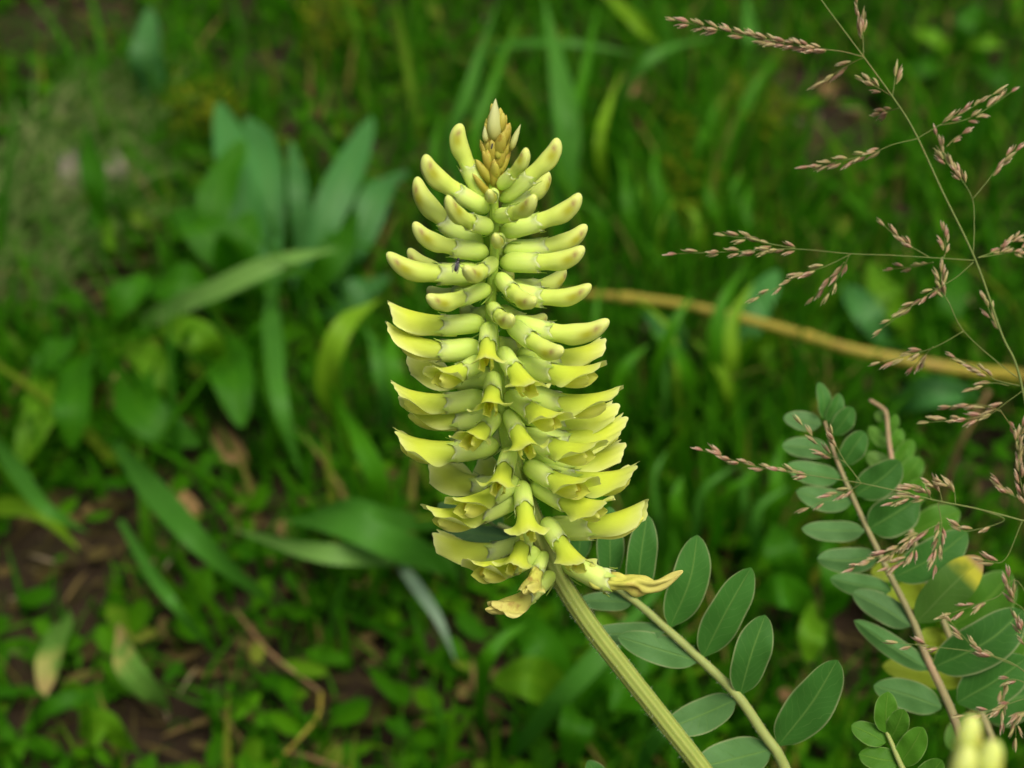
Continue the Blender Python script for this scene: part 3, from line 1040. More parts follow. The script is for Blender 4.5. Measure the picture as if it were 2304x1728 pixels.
fc = Vector((0.335, 0.40, -0.004))
leafC = tag(empty('pinnate_leaf', fc), 'yellowing pinnate leaf with hooked tip behind the large pinnate leaf', 'leaf')
RC = [(2290, 1800, .368), (2228, 1650, .372), (2172, 1520, .376), (2130, 1415, .380), (2080, 1290, .384), (2030, 1130, .388), (2003, 1014, .391), (1995, 935, .393), (1985, 918, .393), (1957, 900, .392)]
rachis(leafC, fc, [fc, fc.lerp(P(*RC[0]), .5)] + [P(*p_) for p_ in RC], .0011, .0004, 'rachis_pink')
LC = [
    ((1994, 940, .394), (1968, 932, .394), 26, -1, 'leaflet_young'), ((1998, 975, .394), (2018, 932, .394), 24, 1, 'leaflet_young'), ((2002, 1005, .394), (1955, 960, .395), 34, -1, 'leaflet_young'),
    ((2004, 1010, .394), (2028, 965, .394), 30, 1, 'leaflet_young'), ((2010, 1050, .392), (1950, 1020, .394), 40, -1, 'leaflet_young'), ((2012, 1050, .392), (2054, 990, .392), 42, 1, 'leaflet_young'),
    ((2020, 1090, .391), (2072, 1030, .390), 50, 1, 'leaflet_young'), ((2032, 1140, .390), (2085, 1080, .388), 55, 1, 'leaflet_young'), ((2065, 1255, .388), (1960, 1290, .390), 60, -1, 'leaflet_yellow'),
    ((2090, 1320, .386), (1985, 1350, .388), 64, -1, 'leaflet_yellow'), ((2130, 1415, .382), (2275, 1290, .378), 110, 1, 'leaflet_young'), ((2140, 1440, .382), (2060, 1440, .384), 60, -1, 'leaflet_yellow'),
    ((2172, 1535, .378), (1985, 1498, .382), 66, -1, 'leaflet_yellow'), ((2175, 1520, .378), (2315, 1380, .374), 110, 1, 'leaflet_young'), ((2205, 1600, .376), (2330, 1560, .372), 110, 1, 'leaflet'),
    ((2215, 1620, .374), (2130, 1680, .376), 80, -1, 'leaflet_young'), ((2050, 1200, .389), (2160, 1150, .386), 70, 1, 'leaflet_young'),
]
for i, (b_, t_, w_, s_, m_) in enumerate(LC):
    leaflet(leafC, fc, b_, t_, w_, m_, s_, tilt=(.3 if s_ > 0 else -.3, .2), seed=240 + i)

fd = Vector((0.21, 0.27, -0.004))
leafD = tag(empty('pinnate_leaf', fd), 'young fresh green leaf with small rounded leaflets below the large leaf', 'leaf')
RD = [(2120, 1950, .312), (2055, 1780, .314), (2024, 1715, .315), (2006, 1672, .316), (1995, 1648, .317)]
rachis(leafD, fd, [fd, fd.lerp(P(*RD[0]), .5)] + [P(*p_) for p_ in RD], .0009, .0004, 'rachis')
LD = [((1995, 1650, .317), (1998, 1556, .315), 54, 1), ((2003, 1666, .317), (2034, 1596, .314), 50, 1), ((1993, 1671, .317), (1916, 1632, .318), 50, 1),
      ((2022, 1722, .316), (2076, 1636, .312), 60, 1), ((2022, 1714, .316), (1932, 1697, .317), 58, 1), ((2056, 1782, .315), (1975, 1765, .316), 58, 1), ((2056, 1782, .315), (2120, 1710, .311), 58, 1)]
for i, (b_, t_, w_, s_) in enumerate(LD):
    leaflet(leafD, fd, b_, t_, w_, 'leaflet_young', s_, tilt=(-.1, .35), seed=340 + i, fold=.15)

# ------------------------------------------------------------------ second spike, out of focus, close to the lens
fs = Vector((0.185, 0.235, -0.004))
spike2 = tag(empty('milkvetch_plant', fs), 'blurred greenish yellow bud tip of a second flower spike over the large leaf', 'flower')
S2 = [P(2420, 2300, .218), P(2300, 2080, .214), P(2240, 1900, .212), P(2210, 1800, .211), P(2190, 1740, .211), P(2175, 1690, .211)]
c2 = catmull([fs, fs.lerp(S2[0], .5)] + S2, 60)
V, F, A = tube_data(c2, [.0017 - .0006 * i / 60 for i in range(61)], 18, 9, .05)
obj('stem', mesh('stem', local(V, fs), F, M['stem'], A), spike2)
up2 = (S2[-1] - S2[0]).normalized()
for px0, py0, px1, py1, d0, tw, fl in [(2190, 1850, 2108, 1648, .196, 1, 303), (2200, 1830, 2136, 1588, .199, 1, 303), (2210, 1850, 2160, 1632, .195, 1, 303), (2205, 1890, 2104, 1740, .192, 1, 303),
                                       (2240, 1890, 2310, 1660, .192, 1, 308), (2250, 1940, 2350, 1760, .192, 1, 308), (2235, 1920, 2195, 1740, .190, 1, 298), (2225, 1850, 2260, 1730, .202, -1, 298)]:
    dx, dy = px1 - px0, py0 - py1
    p_ = math.hypot(dx, dy)
    fl = max(fl, p_ * 1.02)
    e1 = RT * dx + UP * dy - FW * (tw * math.sqrt(max(0, fl * fl - p_ * p_)))
    flower(spike2, P(px0, py0, d0), e1, fl * KX * d0 / .018, 'bud', 1, .012, up2 - RT * (.6 if dx > 0 else -.6), 0, fs)


# ------------------------------------------------------------------ flowering grass
def spikelet_mesh(seed):
    rng = random.Random(seed)
    V, F, T = [], [], []
    for gl in range(3):
        ang = gl * 2.1 + rng.uniform(-.3, .3)
        L_ = [2.7, 2.4, 1.9][gl] * rng.uniform(.9, 1.1)
        sp = [.16, .2, .12][gl]
        b0 = len(V)
        n = 6
        for i in range(n):
            t = i / (n - 1)
            w = .22 * math.sin(math.pi * (t * .9 + .1)) ** .8 + .01
            off = sp * math.sin(t * 1.9) + .05
            for u in (-1, 0, 1):
                y, z = u * w, off + .13 * (1 - abs(u)) * 2 * math.sin(math.pi * t)
                V.append(Vector((L_ * t, y * math.cos(ang) - z * math.sin(ang), y * math.sin(ang) + z * math.cos(ang))) * MM)
                T.append(t)
        for i in range(n - 1):
            for k in range(2):
                a = b0 + i * 3 + k
                F.append((a, a + 1, a + 4, a + 3))
    return mesh('spikelet', V, F, M['spikelet'], {'t': T})


SPK = [spikelet_mesh(s) for s in range(5)]


def panicle(name, base, label, stem_pts, r0, r1, branches, seed):
    rng = random.Random(seed)
    root = tag(empty(name, base), label, 'grass')
    c = catmull([base] + stem_pts, 90)
    V, F, A = tube_data(c, [r0 + (r1 - r0) * i / 90 for i in range(91)], 8)
    obj('stem', mesh('stem', local(V, base), F, M['stalk'], A), root)
    for pts, s0, n in branches:
        cb = catmull(pts, 24)
        V, F, A = tube_data(cb, [.00011 - .00005 * i / 24 for i in range(25)], 6)
        br = obj('branch', mesh('branch', local(V, base), F, M['stalk'], A), root)
        tg = tangents(cb)
        for i in range(n):
            s = s0 + (1 - s0) * (i + rng.uniform(.2, .8)) / n if i < n - 1 else 1.0
            k = min(int(s * 24), 24)
            d = tg[k].copy()
            perp = tg[k].cross(Vector((rng.gauss(0, 1), rng.gauss(0, 1), rng.gauss(0, 1)))).normalized()
            d = (d + perp * rng.uniform(.15, .55)).normalized() if i < n - 1 else d
            ey = d.cross(perp).normalized()
            ez = d.cross(ey).normalized()
            p0 = cb[k] + perp * .00045 * (i < n - 1)
            R = (Matrix((d, ey, ez)).transposed() * rng.uniform(.95, 1.35)).to_4x4()
            obj('spikelet', SPK[rng.randrange(5)], br, mtx=Matrix.Translation(p0 - base) @ R)
    return root


DP = .328


def Z(pts, d=DP, dd=0.0):
    return [P(x, y, d + dd * i) for i, (x, y) in enumerate(pts)]


pb = Vector((0.30, 0.36, -0.004))
stemP = Z([(2420, 1500), (2350, 1150), (2296, 855), (2253, 750), (2195, 586), (2120, 430), (2065, 311), (2025, 242), (1943, 128), (1848, 0), (1790, -90)])
BR = [
    (Z([(1943, 128), (1890, 115), (1818, 107), (1700, 85), (1520, 46)]), .40, 58),
    (Z([(1943, 128), (1942, 90), (1938, 60), (1928, 8)]), .35, 9),
    (Z([(1943, 130), (1920, 140), (1890, 158), (1850, 183)], DP, .0015), .35, 6),
    (Z([(2008, 218), (1980, 200), (1945, 183)], DP, .002), .4, 5),
    (Z([(2008, 216), (2012, 190), (2014, 172)]), .5, 3),
    (Z([(2022, 243), (2000, 250), (1978, 256)], DP, .003), .4, 7),
    (Z([(2065, 311), (2120, 278), (2170, 252), (2235, 212)], DP, -.001), .3, 8),
    (Z([(2110, 283), (2170, 270), (2220, 245), (2275, 207)], DP, .003), .35, 9),
    (Z([(2065, 312), (2010, 325), (1960, 345), (1880, 365), (1822, 374)], DP, .001), .4, 15),
    (Z([(2190, 570), (2192, 510), (2188, 448), (2160, 400), (2130, 365), (2108, 305)], DP, .001), .55, 16),
    (Z([(2188, 448), (2220, 410), (2250, 370), (2285, 340)]), .45, 8),
    (Z([(2130, 330), (2150, 310), (2170, 300)], DP, .002), .3, 5),
    (Z([(2195, 586), (2100, 580), (2000, 574), (1914, 571), (1788, 560), (1700, 564), (1522, 571)], DP, -.0004), .68, 16),
    (Z([(1790, 559), (1730, 548), (1690, 538), (1632, 530)]), .25, 8),
    (Z([(1914, 572), (1860, 598), (1800, 620), (1708, 668)], DP, .0008), .35, 10),
    (Z([(1910, 576), (1896, 605), (1865, 660)], DP, .001), .3, 6), (Z([(1900, 590), (1870, 620), (1830, 668)], DP, .003), .5, 3),
    (Z([(2090, 578), (2050, 555), (2020, 535), (1990, 508)], DP, .002), .25, 7),
    (Z([(2122, 585), (2128, 560), (2122, 520)], DP, .002), .25, 6),
    (Z([(2100, 590), (2060, 600), (2010, 605)], DP, .004), .2, 5),
    (Z([(2190, 590), (2150, 625), (2100, 655), (2050, 690), (1984, 740)], DP, .0005), .45, 10),
    (Z([(2290, 850), (2250, 820), (2168, 745), (2135, 680), (2120, 655), (2118, 612)], DP, .0005), .7, 12),
    (Z([(2168, 745), (2110, 778), (2060, 795), (1980, 815)], DP, .001), .55, 6), (Z([(2100, 780), (2080, 800), (2055, 825)], DP, .002), .3, 5),
    (Z([(2255, 755), (2235, 720), (2218, 680)], DP, .002), .2, 7),
    (Z([(2294, 868), (2240, 855), (2210, 835), (2150, 805)], DP, .001), .4, 7), (Z([(2270, 868), (2235, 862), (2195, 873)], DP, .001), .5, 4),
    (Z([(2300, 880), (2265, 905), (2220, 935), (2150, 945), (2090, 950)], DP, .001), .3, 14), (Z([(2250, 925), (2200, 910), (2140, 915)], DP, .003), .3, 8),
    (Z([(2250, 922), (2275, 960), (2295, 1000), (2310, 1050)], DP, .001), .25, 10),
    (Z([(2200, 580), (2250, 560), (2310, 520)], DP, .003), .3, 12), (Z([(2200, 580), (2260, 570), (2310, 560)], DP, .004), .4, 8),
    (Z([(1848, 0), (1830, -30), (1780, -40)], DP, .002), .4, 6),
]
panicle('grass_panicle', pb, 'open pinkish grass panicle with thin branches and tall stalk above the leaf', stemP, .00034, .00011, BR, 31)

pb2 = Vector((0.33, 0.37, -0.004))
stemQ = Z([(2450, 1600), (2400, 1350), (2330, 1185), (2295, 1170), (2200, 1145), (2110, 1127), (2034, 1108), (1938, 1087)], .325)
BR2 = [
    (Z([(1938, 1087), (1880, 1078), (1800, 1066), (1700, 1050), (1582, 1014)], .325), .45, 18),
    (Z([(1938, 1087), (1900, 1040), (1860, 1020), (1805, 956)], .325, .001), .55, 7), (Z([(1905, 1045), (1885, 1010), (1873, 976)], .325), .5, 4),
    (Z([(1938, 1087), (1918, 1100), (1880, 1115), (1820, 1142)], .326, .001), .3, 7),
    (Z([(2110, 1127), (2070, 1118), (2040, 1120), (2010, 1130)], .325), .2, 8), (Z([(2100, 1128), (2080, 1105), (2050, 1100)], .326), .2, 6),
    (Z([(2120, 1130), (2112, 1100), (2096, 1090)], .326), .3, 4), (Z([(2150, 1135), (2145, 1100), (2120, 1085)], .325), .3, 5),
    (Z([(2110, 1130), (2118, 1180), (2110, 1230), (2105, 1270)], .327), .3, 12),
    (Z([(2120, 1175), (2060, 1205), (2010, 1240), (1922, 1278)], .327), .2, 24), (Z([(2060, 1205), (2050, 1250), (2000, 1275)], .328), .3, 10),
    (Z([(2200, 1145), (2260, 1170), (2180, 1195), (2160, 1185)], .327), .5, 4),
    (Z([(2300, 1172), (2260, 1260), (2215, 1260)], .325), .6, 4),
    (Z([(2330, 1185), (2300, 1100), (2290, 1000), (2300, 960)], .325), .2, 16), (Z([(2310, 1130), (2270, 1110), (2250, 1090)], .326), .3, 6),
]
panicle('grass_panicle', pb2, 'drooping pinkish grass panicle crossing in front of the large pinnate leaf', stemQ, .00026, .00010, BR2, 37)

pb3 = Vector((0.325, 0.355, -0.004))
stemR = Z([(2480, 1900), (2400, 1700), (2345, 1560), (2290, 1500), (2220, 1470)], .325)
BR3 = [
    (Z([(2290, 1500), (2240, 1480), (2190, 1455), (2140, 1400)], .325), .3, 9), (Z([(2220, 1470), (2160, 1462), (2100, 1455), (2020, 1446)], .325), .6, 5),
    (Z([(2345, 1560), (2280, 1580), (2230, 1600), (2170, 1610)], .325), .35, 8), (Z([(2340, 1555), (2290, 1530), (2260, 1540), (2255, 1620)], .326), .4, 12),
    (Z([(2400, 1640), (2330, 1600), (2290, 1610), (2285, 1660)], .325), .4, 10), (Z([(2400, 1600), (2300, 1320), (2240, 1345), (2140, 1380)], .327), .75, 6),
    (Z([(2400, 1500), (2310, 1380), (2280, 1350), (2270, 1300)], .327), .6, 8), (Z([(2345, 1560), (2310, 1450), (2290, 1400)], .326), .4, 7),
]
panicle('grass_panicle', pb3, 'sparse grass panicle with scattered pink spikelets beside the second flower spike', stemR, .00026, .00010, BR3, 41)


# ------------------------------------------------------------------ insects on the spike
def blob(V, F, c, rx, ry_, rz, ex, ey, ez, n=8, m_=10):
    b0 = len(V)
    for i in range(n + 1):
        a = math.pi * i / n
        for k in range(m_):
            th = 2 * math.pi * k / m_
            V.append(c + ex * (math.cos(a) * rx) + ey * (math.sin(a) * math.cos(th) * ry_) + ez * (math.sin(a) * math.sin(th) * rz))
    for i in range(n):
        for k in range(m_):
            a_, b_ = b0 + i * m_ + k, b0 + i * m_ + (k + 1) % m_
            F.append((a_, b_, b_ + m_, a_ + m_))


def insect(name, px, py, d, scale, label, wings=True):
    o = P(px, py, d)
    root = tag(empty(name, o), label, 'insect')
    ex = (UP * 1.0 + RT * .25).normalized()
    ez = (-FW + RT * -.2).normalized()
    ey = ez.cross(ex).normalized()
    ez = ex.cross(ey).normalized()
    s = scale * MM
    V, F = [], []
    blob(V, F, ex * s * -.55, .75 * s, .34 * s, .30 * s, ex, ey, ez)
    blob(V, F, ex * s * .25, .38 * s, .34 * s, .34 * s, ex, ey, ez)
    blob(V, F, ex * s * .75, .22 * s, .27 * s, .24 * s, ex, ey, ez)
    obj('body', mesh('body', V, F, M['insect']), root)
    for sd in (-1, 1):
        for k, xo in enumerate((.4, .15, -.1)):
            a = ex * s * xo + ey * s * .25 * sd
            k1 = ex * s * (xo + (.25 - .25 * k)) + ey * s * .65 * sd + ez * s * .05
            k2 = ex * s * (xo + (.5 - .5 * k)) + ey * s * .95 * sd - ez * s * .5
            V, F, A = tube_data([a, k1, k2], .045 * s, 5)
            obj('leg', mesh('leg', V, F, M['insect'], A), root)
        if wings:
            pts = [ex * s * .2 + ey * s * .12 * sd + ez * s * .34, ex * s * -.5 + ey * s * .32 * sd + ez * s * .40, ex * s * -1.5 + ey * s * .40 * sd + ez * s * .25]
            V, F, A = ribbon_data(catmull(pts, 8), lambda t: s * .30 * math.sin(math.pi * (t * .85 + .12)) ** .7, ez, 0, 4)
            obj('wing', mesh('wing', V, F, M['insect_wing'], A), root)


insect('fly', 1029, 594, d_axis(596) - .0066, 1.2, 'tiny dark fly sitting on a pale bud of the spike')
insect('beetle', 1107, 328, d_axis(328) - .0056, .5, 'minute black beetle on the golden young buds at the tip', wings=False)


# ------------------------------------------------------------------ plants on the ground behind
def gl(pts, wpx, mat, seed, name, parent, base0, fold=.25, curl=.1, nu=6, shape='leaf', hint=None, wav=.24):
    W3 = [G(*p_) for p_ in pts]
    c = catmull(W3, 18)
    mid = c[len(c) // 2]
    w = px2m(wpx, mid) * .5
    rng = random.Random(seed)
    if shape == 'leaf':
        wf = lambda t: w * max(.06 if t < .9 else .02, (math.sin(math.pi * min(1, t ** 1.15 * .97 + .01))) ** .7)
    else:
        wf = lambda t: w * (min(1, .55 + t * 1.5) * (1 - max(0, (t - .45) / .55) ** 1.6) + .02)
    h = hint or Vector((rng.uniform(-.3, .3), -.65, .75)).normalized()
    V, F, A = ribbon_data(c, wf, h, fold, nu, curl, wav, rng.uniform(-.25, .25), seed)
    return obj(name, mesh(name, local(V, base0), F, M[mat], A), parent)


sd = [1000]


def rosette(name, label, cat, bpx, leaves, group=None, part='leaf', shape='leaf'):
    base = G(bpx[0], bpx[1], 0)
    base.z = -.004
    root = tag(empty(name, base), label, cat, group)
    for pts, w, mat in leaves:
        sd[0] += 1
        gl(pts, w, mat, sd[0], part, root, base, shape=shape, fold=.25 if shape == 'leaf' else .3, nu=6 if shape == 'leaf' else 4)
    return root


rosette('broadleaf_plant', 'glaucous blue green broad leaves standing in a clump among the turf', 'plant', (640, 700), [
    ([(600, 690, .0), (560, 560, .03), (540, 400, .06), (492, 232, .07)], 105, 'glaucous'),
    ([(620, 690, .0), (610, 480, .04), (592, 340, .055), (555, 265, .05)], 74, 'glaucous'),
    ([(560, 690, .0), (480, 520, .055), (505, 400, .075), (548, 315, .085)], 85, 'broad'),
    ([(660, 690, .0), (680, 560, .03), (672, 430, .06), (655, 318, .07)], 49, 'glaucous'),
    ([(690, 690, .0), (725, 520, .04), (785, 380, .06), (838, 266, .06)], 78, 'glaucous'),
    ([(720, 690, .0), (800, 560, .03), (855, 430, .05), (915, 385, .04)], 71, 'glaucous'),
    ([(560, 700, .0), (560, 640, .03), (460, 520, .06), (395, 470, .05)], 100, 'broad'),
    ([(600, 700, .0), (520, 640, .03), (535, 560, .07), (570, 480, .08)], 110, 'broad'),
    ([(640, 700, .0), (700, 640, .03), (760, 560, .05), (800, 480, .05)], 80, 'broad'),
    ([(600, 705, .0), (480, 665, .03), (400, 640, .04), (330, 650, .03)], 100, 'broad'),
    ([(680, 700, .0), (760, 690, .02), (820, 650, .03), (880, 620, .02)], 70, 'glaucous'),
])
rosette('broadleaf_plant', 'low plantain with bright oval leaves lying on bare soil', 'plant', (235, 770), [
    ([(225, 775, .0), (180, 810, .025), (165, 900, .035), (160, 1012, .015)], 92, 'broad'),
    ([(210, 775, .0), (130, 850, .02), (85, 940, .03), (42, 1052, .015)], 84, 'broad_light'),
    ([(250, 775, .0), (290, 830, .02), (325, 930, .025), (450, 1000, .01)], 105, 'broad'),
    ([(205, 770, .0), (150, 760, .03), (110, 810, .03), (70, 860, .02)], 70, 'broad'),
    ([(260, 770, .0), (310, 790, .03), (350, 830, .03), (390, 890, .02)], 70, 'broad_light'),
    ([(240, 765, .0), (250, 700, .03), (300, 650, .04), (330, 620, .04)], 70, 'broad'),
])
rosette('broadleaf_plant', 'single upright bluish oval leaf rising out of fine turf', 'plant', (340, 250), [
    ([(345, 250, .0), (338, 190, .02), (330, 110, .045), (337, 18, .06)], 74, 'glaucous')])
rosette('broadleaf_plant', 'bright green lance leaf standing upright in the greyish turf', 'plant', (240, 590), [
    ([(240, 590, .0), (228, 500, .02), (212, 400, .045), (194, 282, .06)], 62, 'broad'),
    ([(245, 592, .0), (250, 560, .02), (240, 500, .02), (228, 465, .02)], 36, 'broad_light')])
rosette('broadleaf_plant', 'wide dark green leaves in a clump under the plantain grass', 'plant', (480, 870), [
    ([(500, 880, .0), (500, 800, .02), (520, 840, .05), (545, 960, .04)], 105, 'broad'),
    ([(520, 860, .0), (480, 790, .04), (420, 745, .05), (360, 740, .04)], 80, 'broad_light'),
    ([(500, 860, .0), (560, 800, .03), (600, 760, .05), (640, 760, .04)], 80, 'broad'),
    ([(480, 860, .0), (430, 810, .02), (390, 800, .02), (350, 850, .01)], 70, 'broad')])
rosette('broadleaf_plant', 'seedling with pale leaf and tan withered tip on soil', 'plant', (140, 1370), [
    ([(150, 1370, .0), (140, 1400, .015), (115, 1470, .02), (95, 1570, .01)], 66, 'broad_tan')])
rosette('broadleaf_plant', 'seedling with light green leaf and cream dry end over stalk', 'plant', (400, 1620), [
    ([(385, 1610, .0), (345, 1560, .02), (290, 1500, .03), (266, 1405, .03)], 66, 'broad_tan')])
rosette('broadleaf_plant', 'seedling with two flat fresh green leaves on dark soil', 'plant', (250, 1640), [
    ([(175, 1650, .0), (200, 1640, .02), (245, 1640, .025), (300, 1690, .01)], 84, 'broad_light'),
    ([(60, 1640, .0), (95, 1600, .02), (150, 1575, .025), (215, 1565, .02)], 40, 'broad')])
rosette('broadleaf_plant', 'lush broad bright green leaves in deep shade under the flower stem', 'plant', (1290, 1620), [
    ([(1280, 1630, .0), (1250, 1560, .04), (1190, 1525, .06), (1110, 1530, .05)], 100, 'broad_light'),
    ([(1300, 1630, .0), (1340, 1560, .05), (1400, 1550, .06), (1480, 1590, .04)], 105, 'broad'),
    ([(1290, 1630, .0), (1300, 1600, .05), (1295, 1640, .06), (1280, 1720, .04)], 85, 'broad'),
    ([(1270, 1610, .0), (1260, 1540, .03), (1210, 1440, .05), (1130, 1400, .04)], 90, 'broad'),
    ([(1310, 1610, .0), (1330, 1540, .03), (1360, 1450, .05), (1350, 1380, .06)], 100, 'broad_light'),
    ([(1310, 1600, .0), (1380, 1500, .04), (1450, 1470, .05), (1530, 1450, .04)], 90, 'broad')])
rosette('broadleaf_plant', 'soft round green leaves in the gap between the two pinnate leaves', 'plant', (1840, 1400), [
    ([(1830, 1420, .0), (1835, 1380, .04), (1828, 1420, .06), (1820, 1490, .05)], 70, 'broad_light'),
    ([(1840, 1400, .0), (1800, 1350, .03), (1760, 1330, .05), (1700, 1340, .04)], 80, 'broad'),
    ([(1830, 1400, .0), (1790, 1310, .03), (1760, 1240, .05), (1740, 1180, .05)], 80, 'broad'),
    ([(1850, 1400, .0), (1880, 1340, .03), (1880, 1280, .04), (1860, 1200, .05)], 70, 'broad')])
rosette('broadleaf_plant', 'pale soft leaves in the grass below the dry yellow stalk', 'plant', (2080, 800), [
    ([(2060, 800, .0), (2030, 720, .03), (1990, 660, .045), (1960, 590, .04)], 75, 'broad_light'),
    ([(2040, 800, .0), (1980, 740, .03), (1940, 690, .04), (1900, 640, .04)], 70, 'glaucous'),
    ([(1980, 950, .0), (2040, 900, .03), (2120, 880, .04), (2200, 890, .03)], 70, 'glaucous'),
    ([(2090, 790, .0), (2120, 720, .03), (2150, 660, .04), (2160, 600, .04)], 60, 'broad')])
rosette('broadleaf_plant', 'greyish broad leaf blades crossing under the dry yellow stalk', 'plant', (1640, 820), [
    ([(1590, 860, .0), (1640, 780, .03), (1700, 690, .05), (1750, 610, .05)], 80, 'glaucous'),
    ([(1560, 850, .0), (1530, 790, .03), (1500, 740, .04), (1450, 700, .03)], 66, 'glaucous'),
    ([(1620, 860, .0), (1680, 800, .03), (1720, 770, .04), (1740, 740, .05)], 70, 'broad_light')])
rosette('broadleaf_plant', 'small leafy weed with pale oval leaves above the panicle node', 'plant', (2150, 130), [
    ([(2150, 130, .0), (2130, 110, .02), (2090, 80, .03), (2050, 65, .025)], 40, 'broad_light'),
    ([(2160, 130, .0), (2180, 100, .02), (2220, 95, .03), (2260, 105, .02)], 36, 'broad_light'),
    ([(2150, 130, .0), (2160, 80, .03), (2180, 40, .04), (2200, 5, .04)], 44, 'broad'),
    ([(2140, 140, .0), (2100, 150, .02), (2060, 160, .02), (2030, 190, .01)], 40, 'broad'),
    ([(2170, 140, .0), (2220, 160, .02), (2270, 180, .02), (2310, 200, .01)], 50, 'broad')])

# grass tufts with wide blades one can tell apart
rosette('grass_tuft', 'tuft of long broad blades fanning upward beside the spike tip', 'grass', (1150, 520), [
    ([(1080, 560, .0), (1022, 330, .07), (1060, 190, .10), (1128, -20, .13)], 36, 'blade_teal'),
    ([(1110, 540, .0), (1066, 330, .06), (1108, 190, .085), (1175, 20, .11)], 26, 'blade'),
    ([(1250, 560, .0), (1275, 330, .06), (1262, 190, .085), (1222, -10, .11)], 62, 'blade_teal'),
    ([(1300, 540, .0), (1290, 300, .05), (1320, 140, .07), (1350, 0, .09)], 24, 'blade'),
    ([(1000, 560, .0), (985, 430, .03), (980, 330, .05), (1000, 240, .06)], 26, 'blade'),
    ([(1370, 480, .0), (1350, 330, .05), (1365, 250, .06), (1400, 160, .07)], 24, 'blade_light')], part='blade', shape='blade')
rosette('grass_tuft', 'two arching blades bowing over sideways above the yellow sprigs', 'grass', (1330, 250), [
    ([(1080, 240, .0), (1100, 120, .05), (1260, 96, .07), (1440, 122, .06)], 26, 'blade_teal'),
    ([(1360, 330, .0), (1420, 180, .05), (1500, 112, .065), (1620, 82, .06)], 26, 'blade_teal'),
    ([(1530, 150, .0), (1450, 70, .05), (1390, 10, .06), (1330, -40, .05)], 30, 'blade_light')], part='blade', shape='blade')
rosette('grass_tuft', 'slender straight blades leaning over the dark soil patch', 'grass', (1600, 420), [
    ([(1620, 420, .0), (1655, 290, .03), (1700, 200, .05), (1765, 95, .07)], 28, 'blade'),
    ([(1700, 160, .0), (1690, 100, .03), (1685, 50, .04), (1680, -20, .05)], 34, 'blade_teal'),
    ([(1560, 460, .0), (1570, 340, .04), (1600, 270, .05), (1620, 200, .06)], 22, 'blade')], part='blade', shape='blade')
rosette('grass_tuft', 'pale arching grass blade stretched low across the broad dark leaves', 'grass', (280, 745), [
    ([(270, 750, .0), (450, 668, .05), (620, 592, .07), (760, 560, .06)], 50, 'blade_pale'),
    ([(330, 740, .0), (400, 700, .03), (560, 640, .045), (700, 610, .05)], 24, 'blade_teal')], part='blade', shape='blade')
rosette('grass_tuft', 'upright bluish blades bending down over the brown litter', 'grass', (640, 1060), [
    ([(610, 610, .0), (612, 760, .06), (630, 900, .07), (678, 1075, .03)], 46, 'blade_teal'),
    ([(650, 1050, .0), (640, 960, .04), (600, 860, .05), (590, 760, .05)], 30, 'blade')], part='blade', shape='blade')
rosette('grass_tuft', 'light yellow green folded blade hooked over beside the open flowers', 'grass', (770, 1010), [
    ([(790, 1010, .0), (742, 860, .05), (770, 740, .075), (860, 670, .07)], 62, 'blade_light'),
    ([(860, 1000, .0), (868, 900, .04), (850, 800, .06), (820, 730, .06)], 40, 'blade_teal'),
    ([(900, 1000, .0), (905, 900, .04), (880, 800, .06), (900, 700, .06)], 44, 'blade')], part='blade', shape='blade')
rosette('grass_tuft', 'broad bluish grass leaves slanting down over the mossy bare ground', 'grass', (640, 1380), [
    ([(260, 1000, .03), (360, 1120, .07), (470, 1240, .065), (640, 1380, .0)], 60, 'blade_teal'),
    ([(300, 1040, .02), (400, 1150, .05), (430, 1200, .05), (560, 1330, .0)], 44, 'blade'),
    ([(270, 1170, .03), (340, 1290, .05), (400, 1370, .05), (490, 1480, .0)], 28, 'blade_teal')], part='blade', shape='blade')
rosette('grass_tuft', 'slanting bluish blade above a hollow of dark bare soil', 'grass', (0, 1000), [
    ([(-40, 950, .0), (40, 1060, .05), (100, 1140, .06), (200, 1200, .04)], 40, 'blade_teal'),
    ([(-60, 1150, .0), (20, 1140, .03), (100, 1160, .04), (180, 1240, .02)], 44, 'blade_light')], part='blade', shape='blade')
rosette('grass_tuft', 'wide pale bluish blades lying sideways under the lower flowers', 'grass', (520, 1200), [
    ([(1040, 1290, .0), (900, 1230, .06), (760, 1180, .07), (640, 1170, .05)], 70, 'blade_teal'),
    ([(1020, 1260, .0), (860, 1250, .05), (700, 1240, .06), (520, 1190, .04)], 50, 'blade_pale'),
    ([(1000, 1180, .0), (880, 1170, .06), (790, 1140, .07), (700, 1150, .05)], 50, 'blade_teal'),
    ([(760, 1280, .0), (850, 1130, .06), (820, 1010, .08), (760, 900, .08)], 56, 'blade')], part='blade', shape='blade')
rosette('grass_tuft', 'drooping blade with a whitish silvery tip below the withered flowers', 'grass', (880, 1240), [
    ([(880, 1240, .0), (930, 1310, .06), (985, 1390, .065), (1026, 1490, .05)], 28, 'blade_grey')], part='blade', shape='blade')
rosette('grass_tuft', 'long green blades slanting across the shade below the withered flowers', 'grass', (1150, 1700), [
    ([(1130, 1720, .0), (1250, 1580, .06), (1380, 1440, .08), (1510, 1290, .09)], 52, 'blade_teal'),
    ([(1080, 1640, .0), (1090, 1500, .05), (1130, 1440, .06), (1190, 1400, .06)], 34, 'blade'),
    ([(1420, 1760, .0), (1480, 1660, .05), (1560, 1600, .06), (1640, 1560, .06)], 40, 'blade_teal')], part='blade', shape='blade')
rt = random.Random(63)


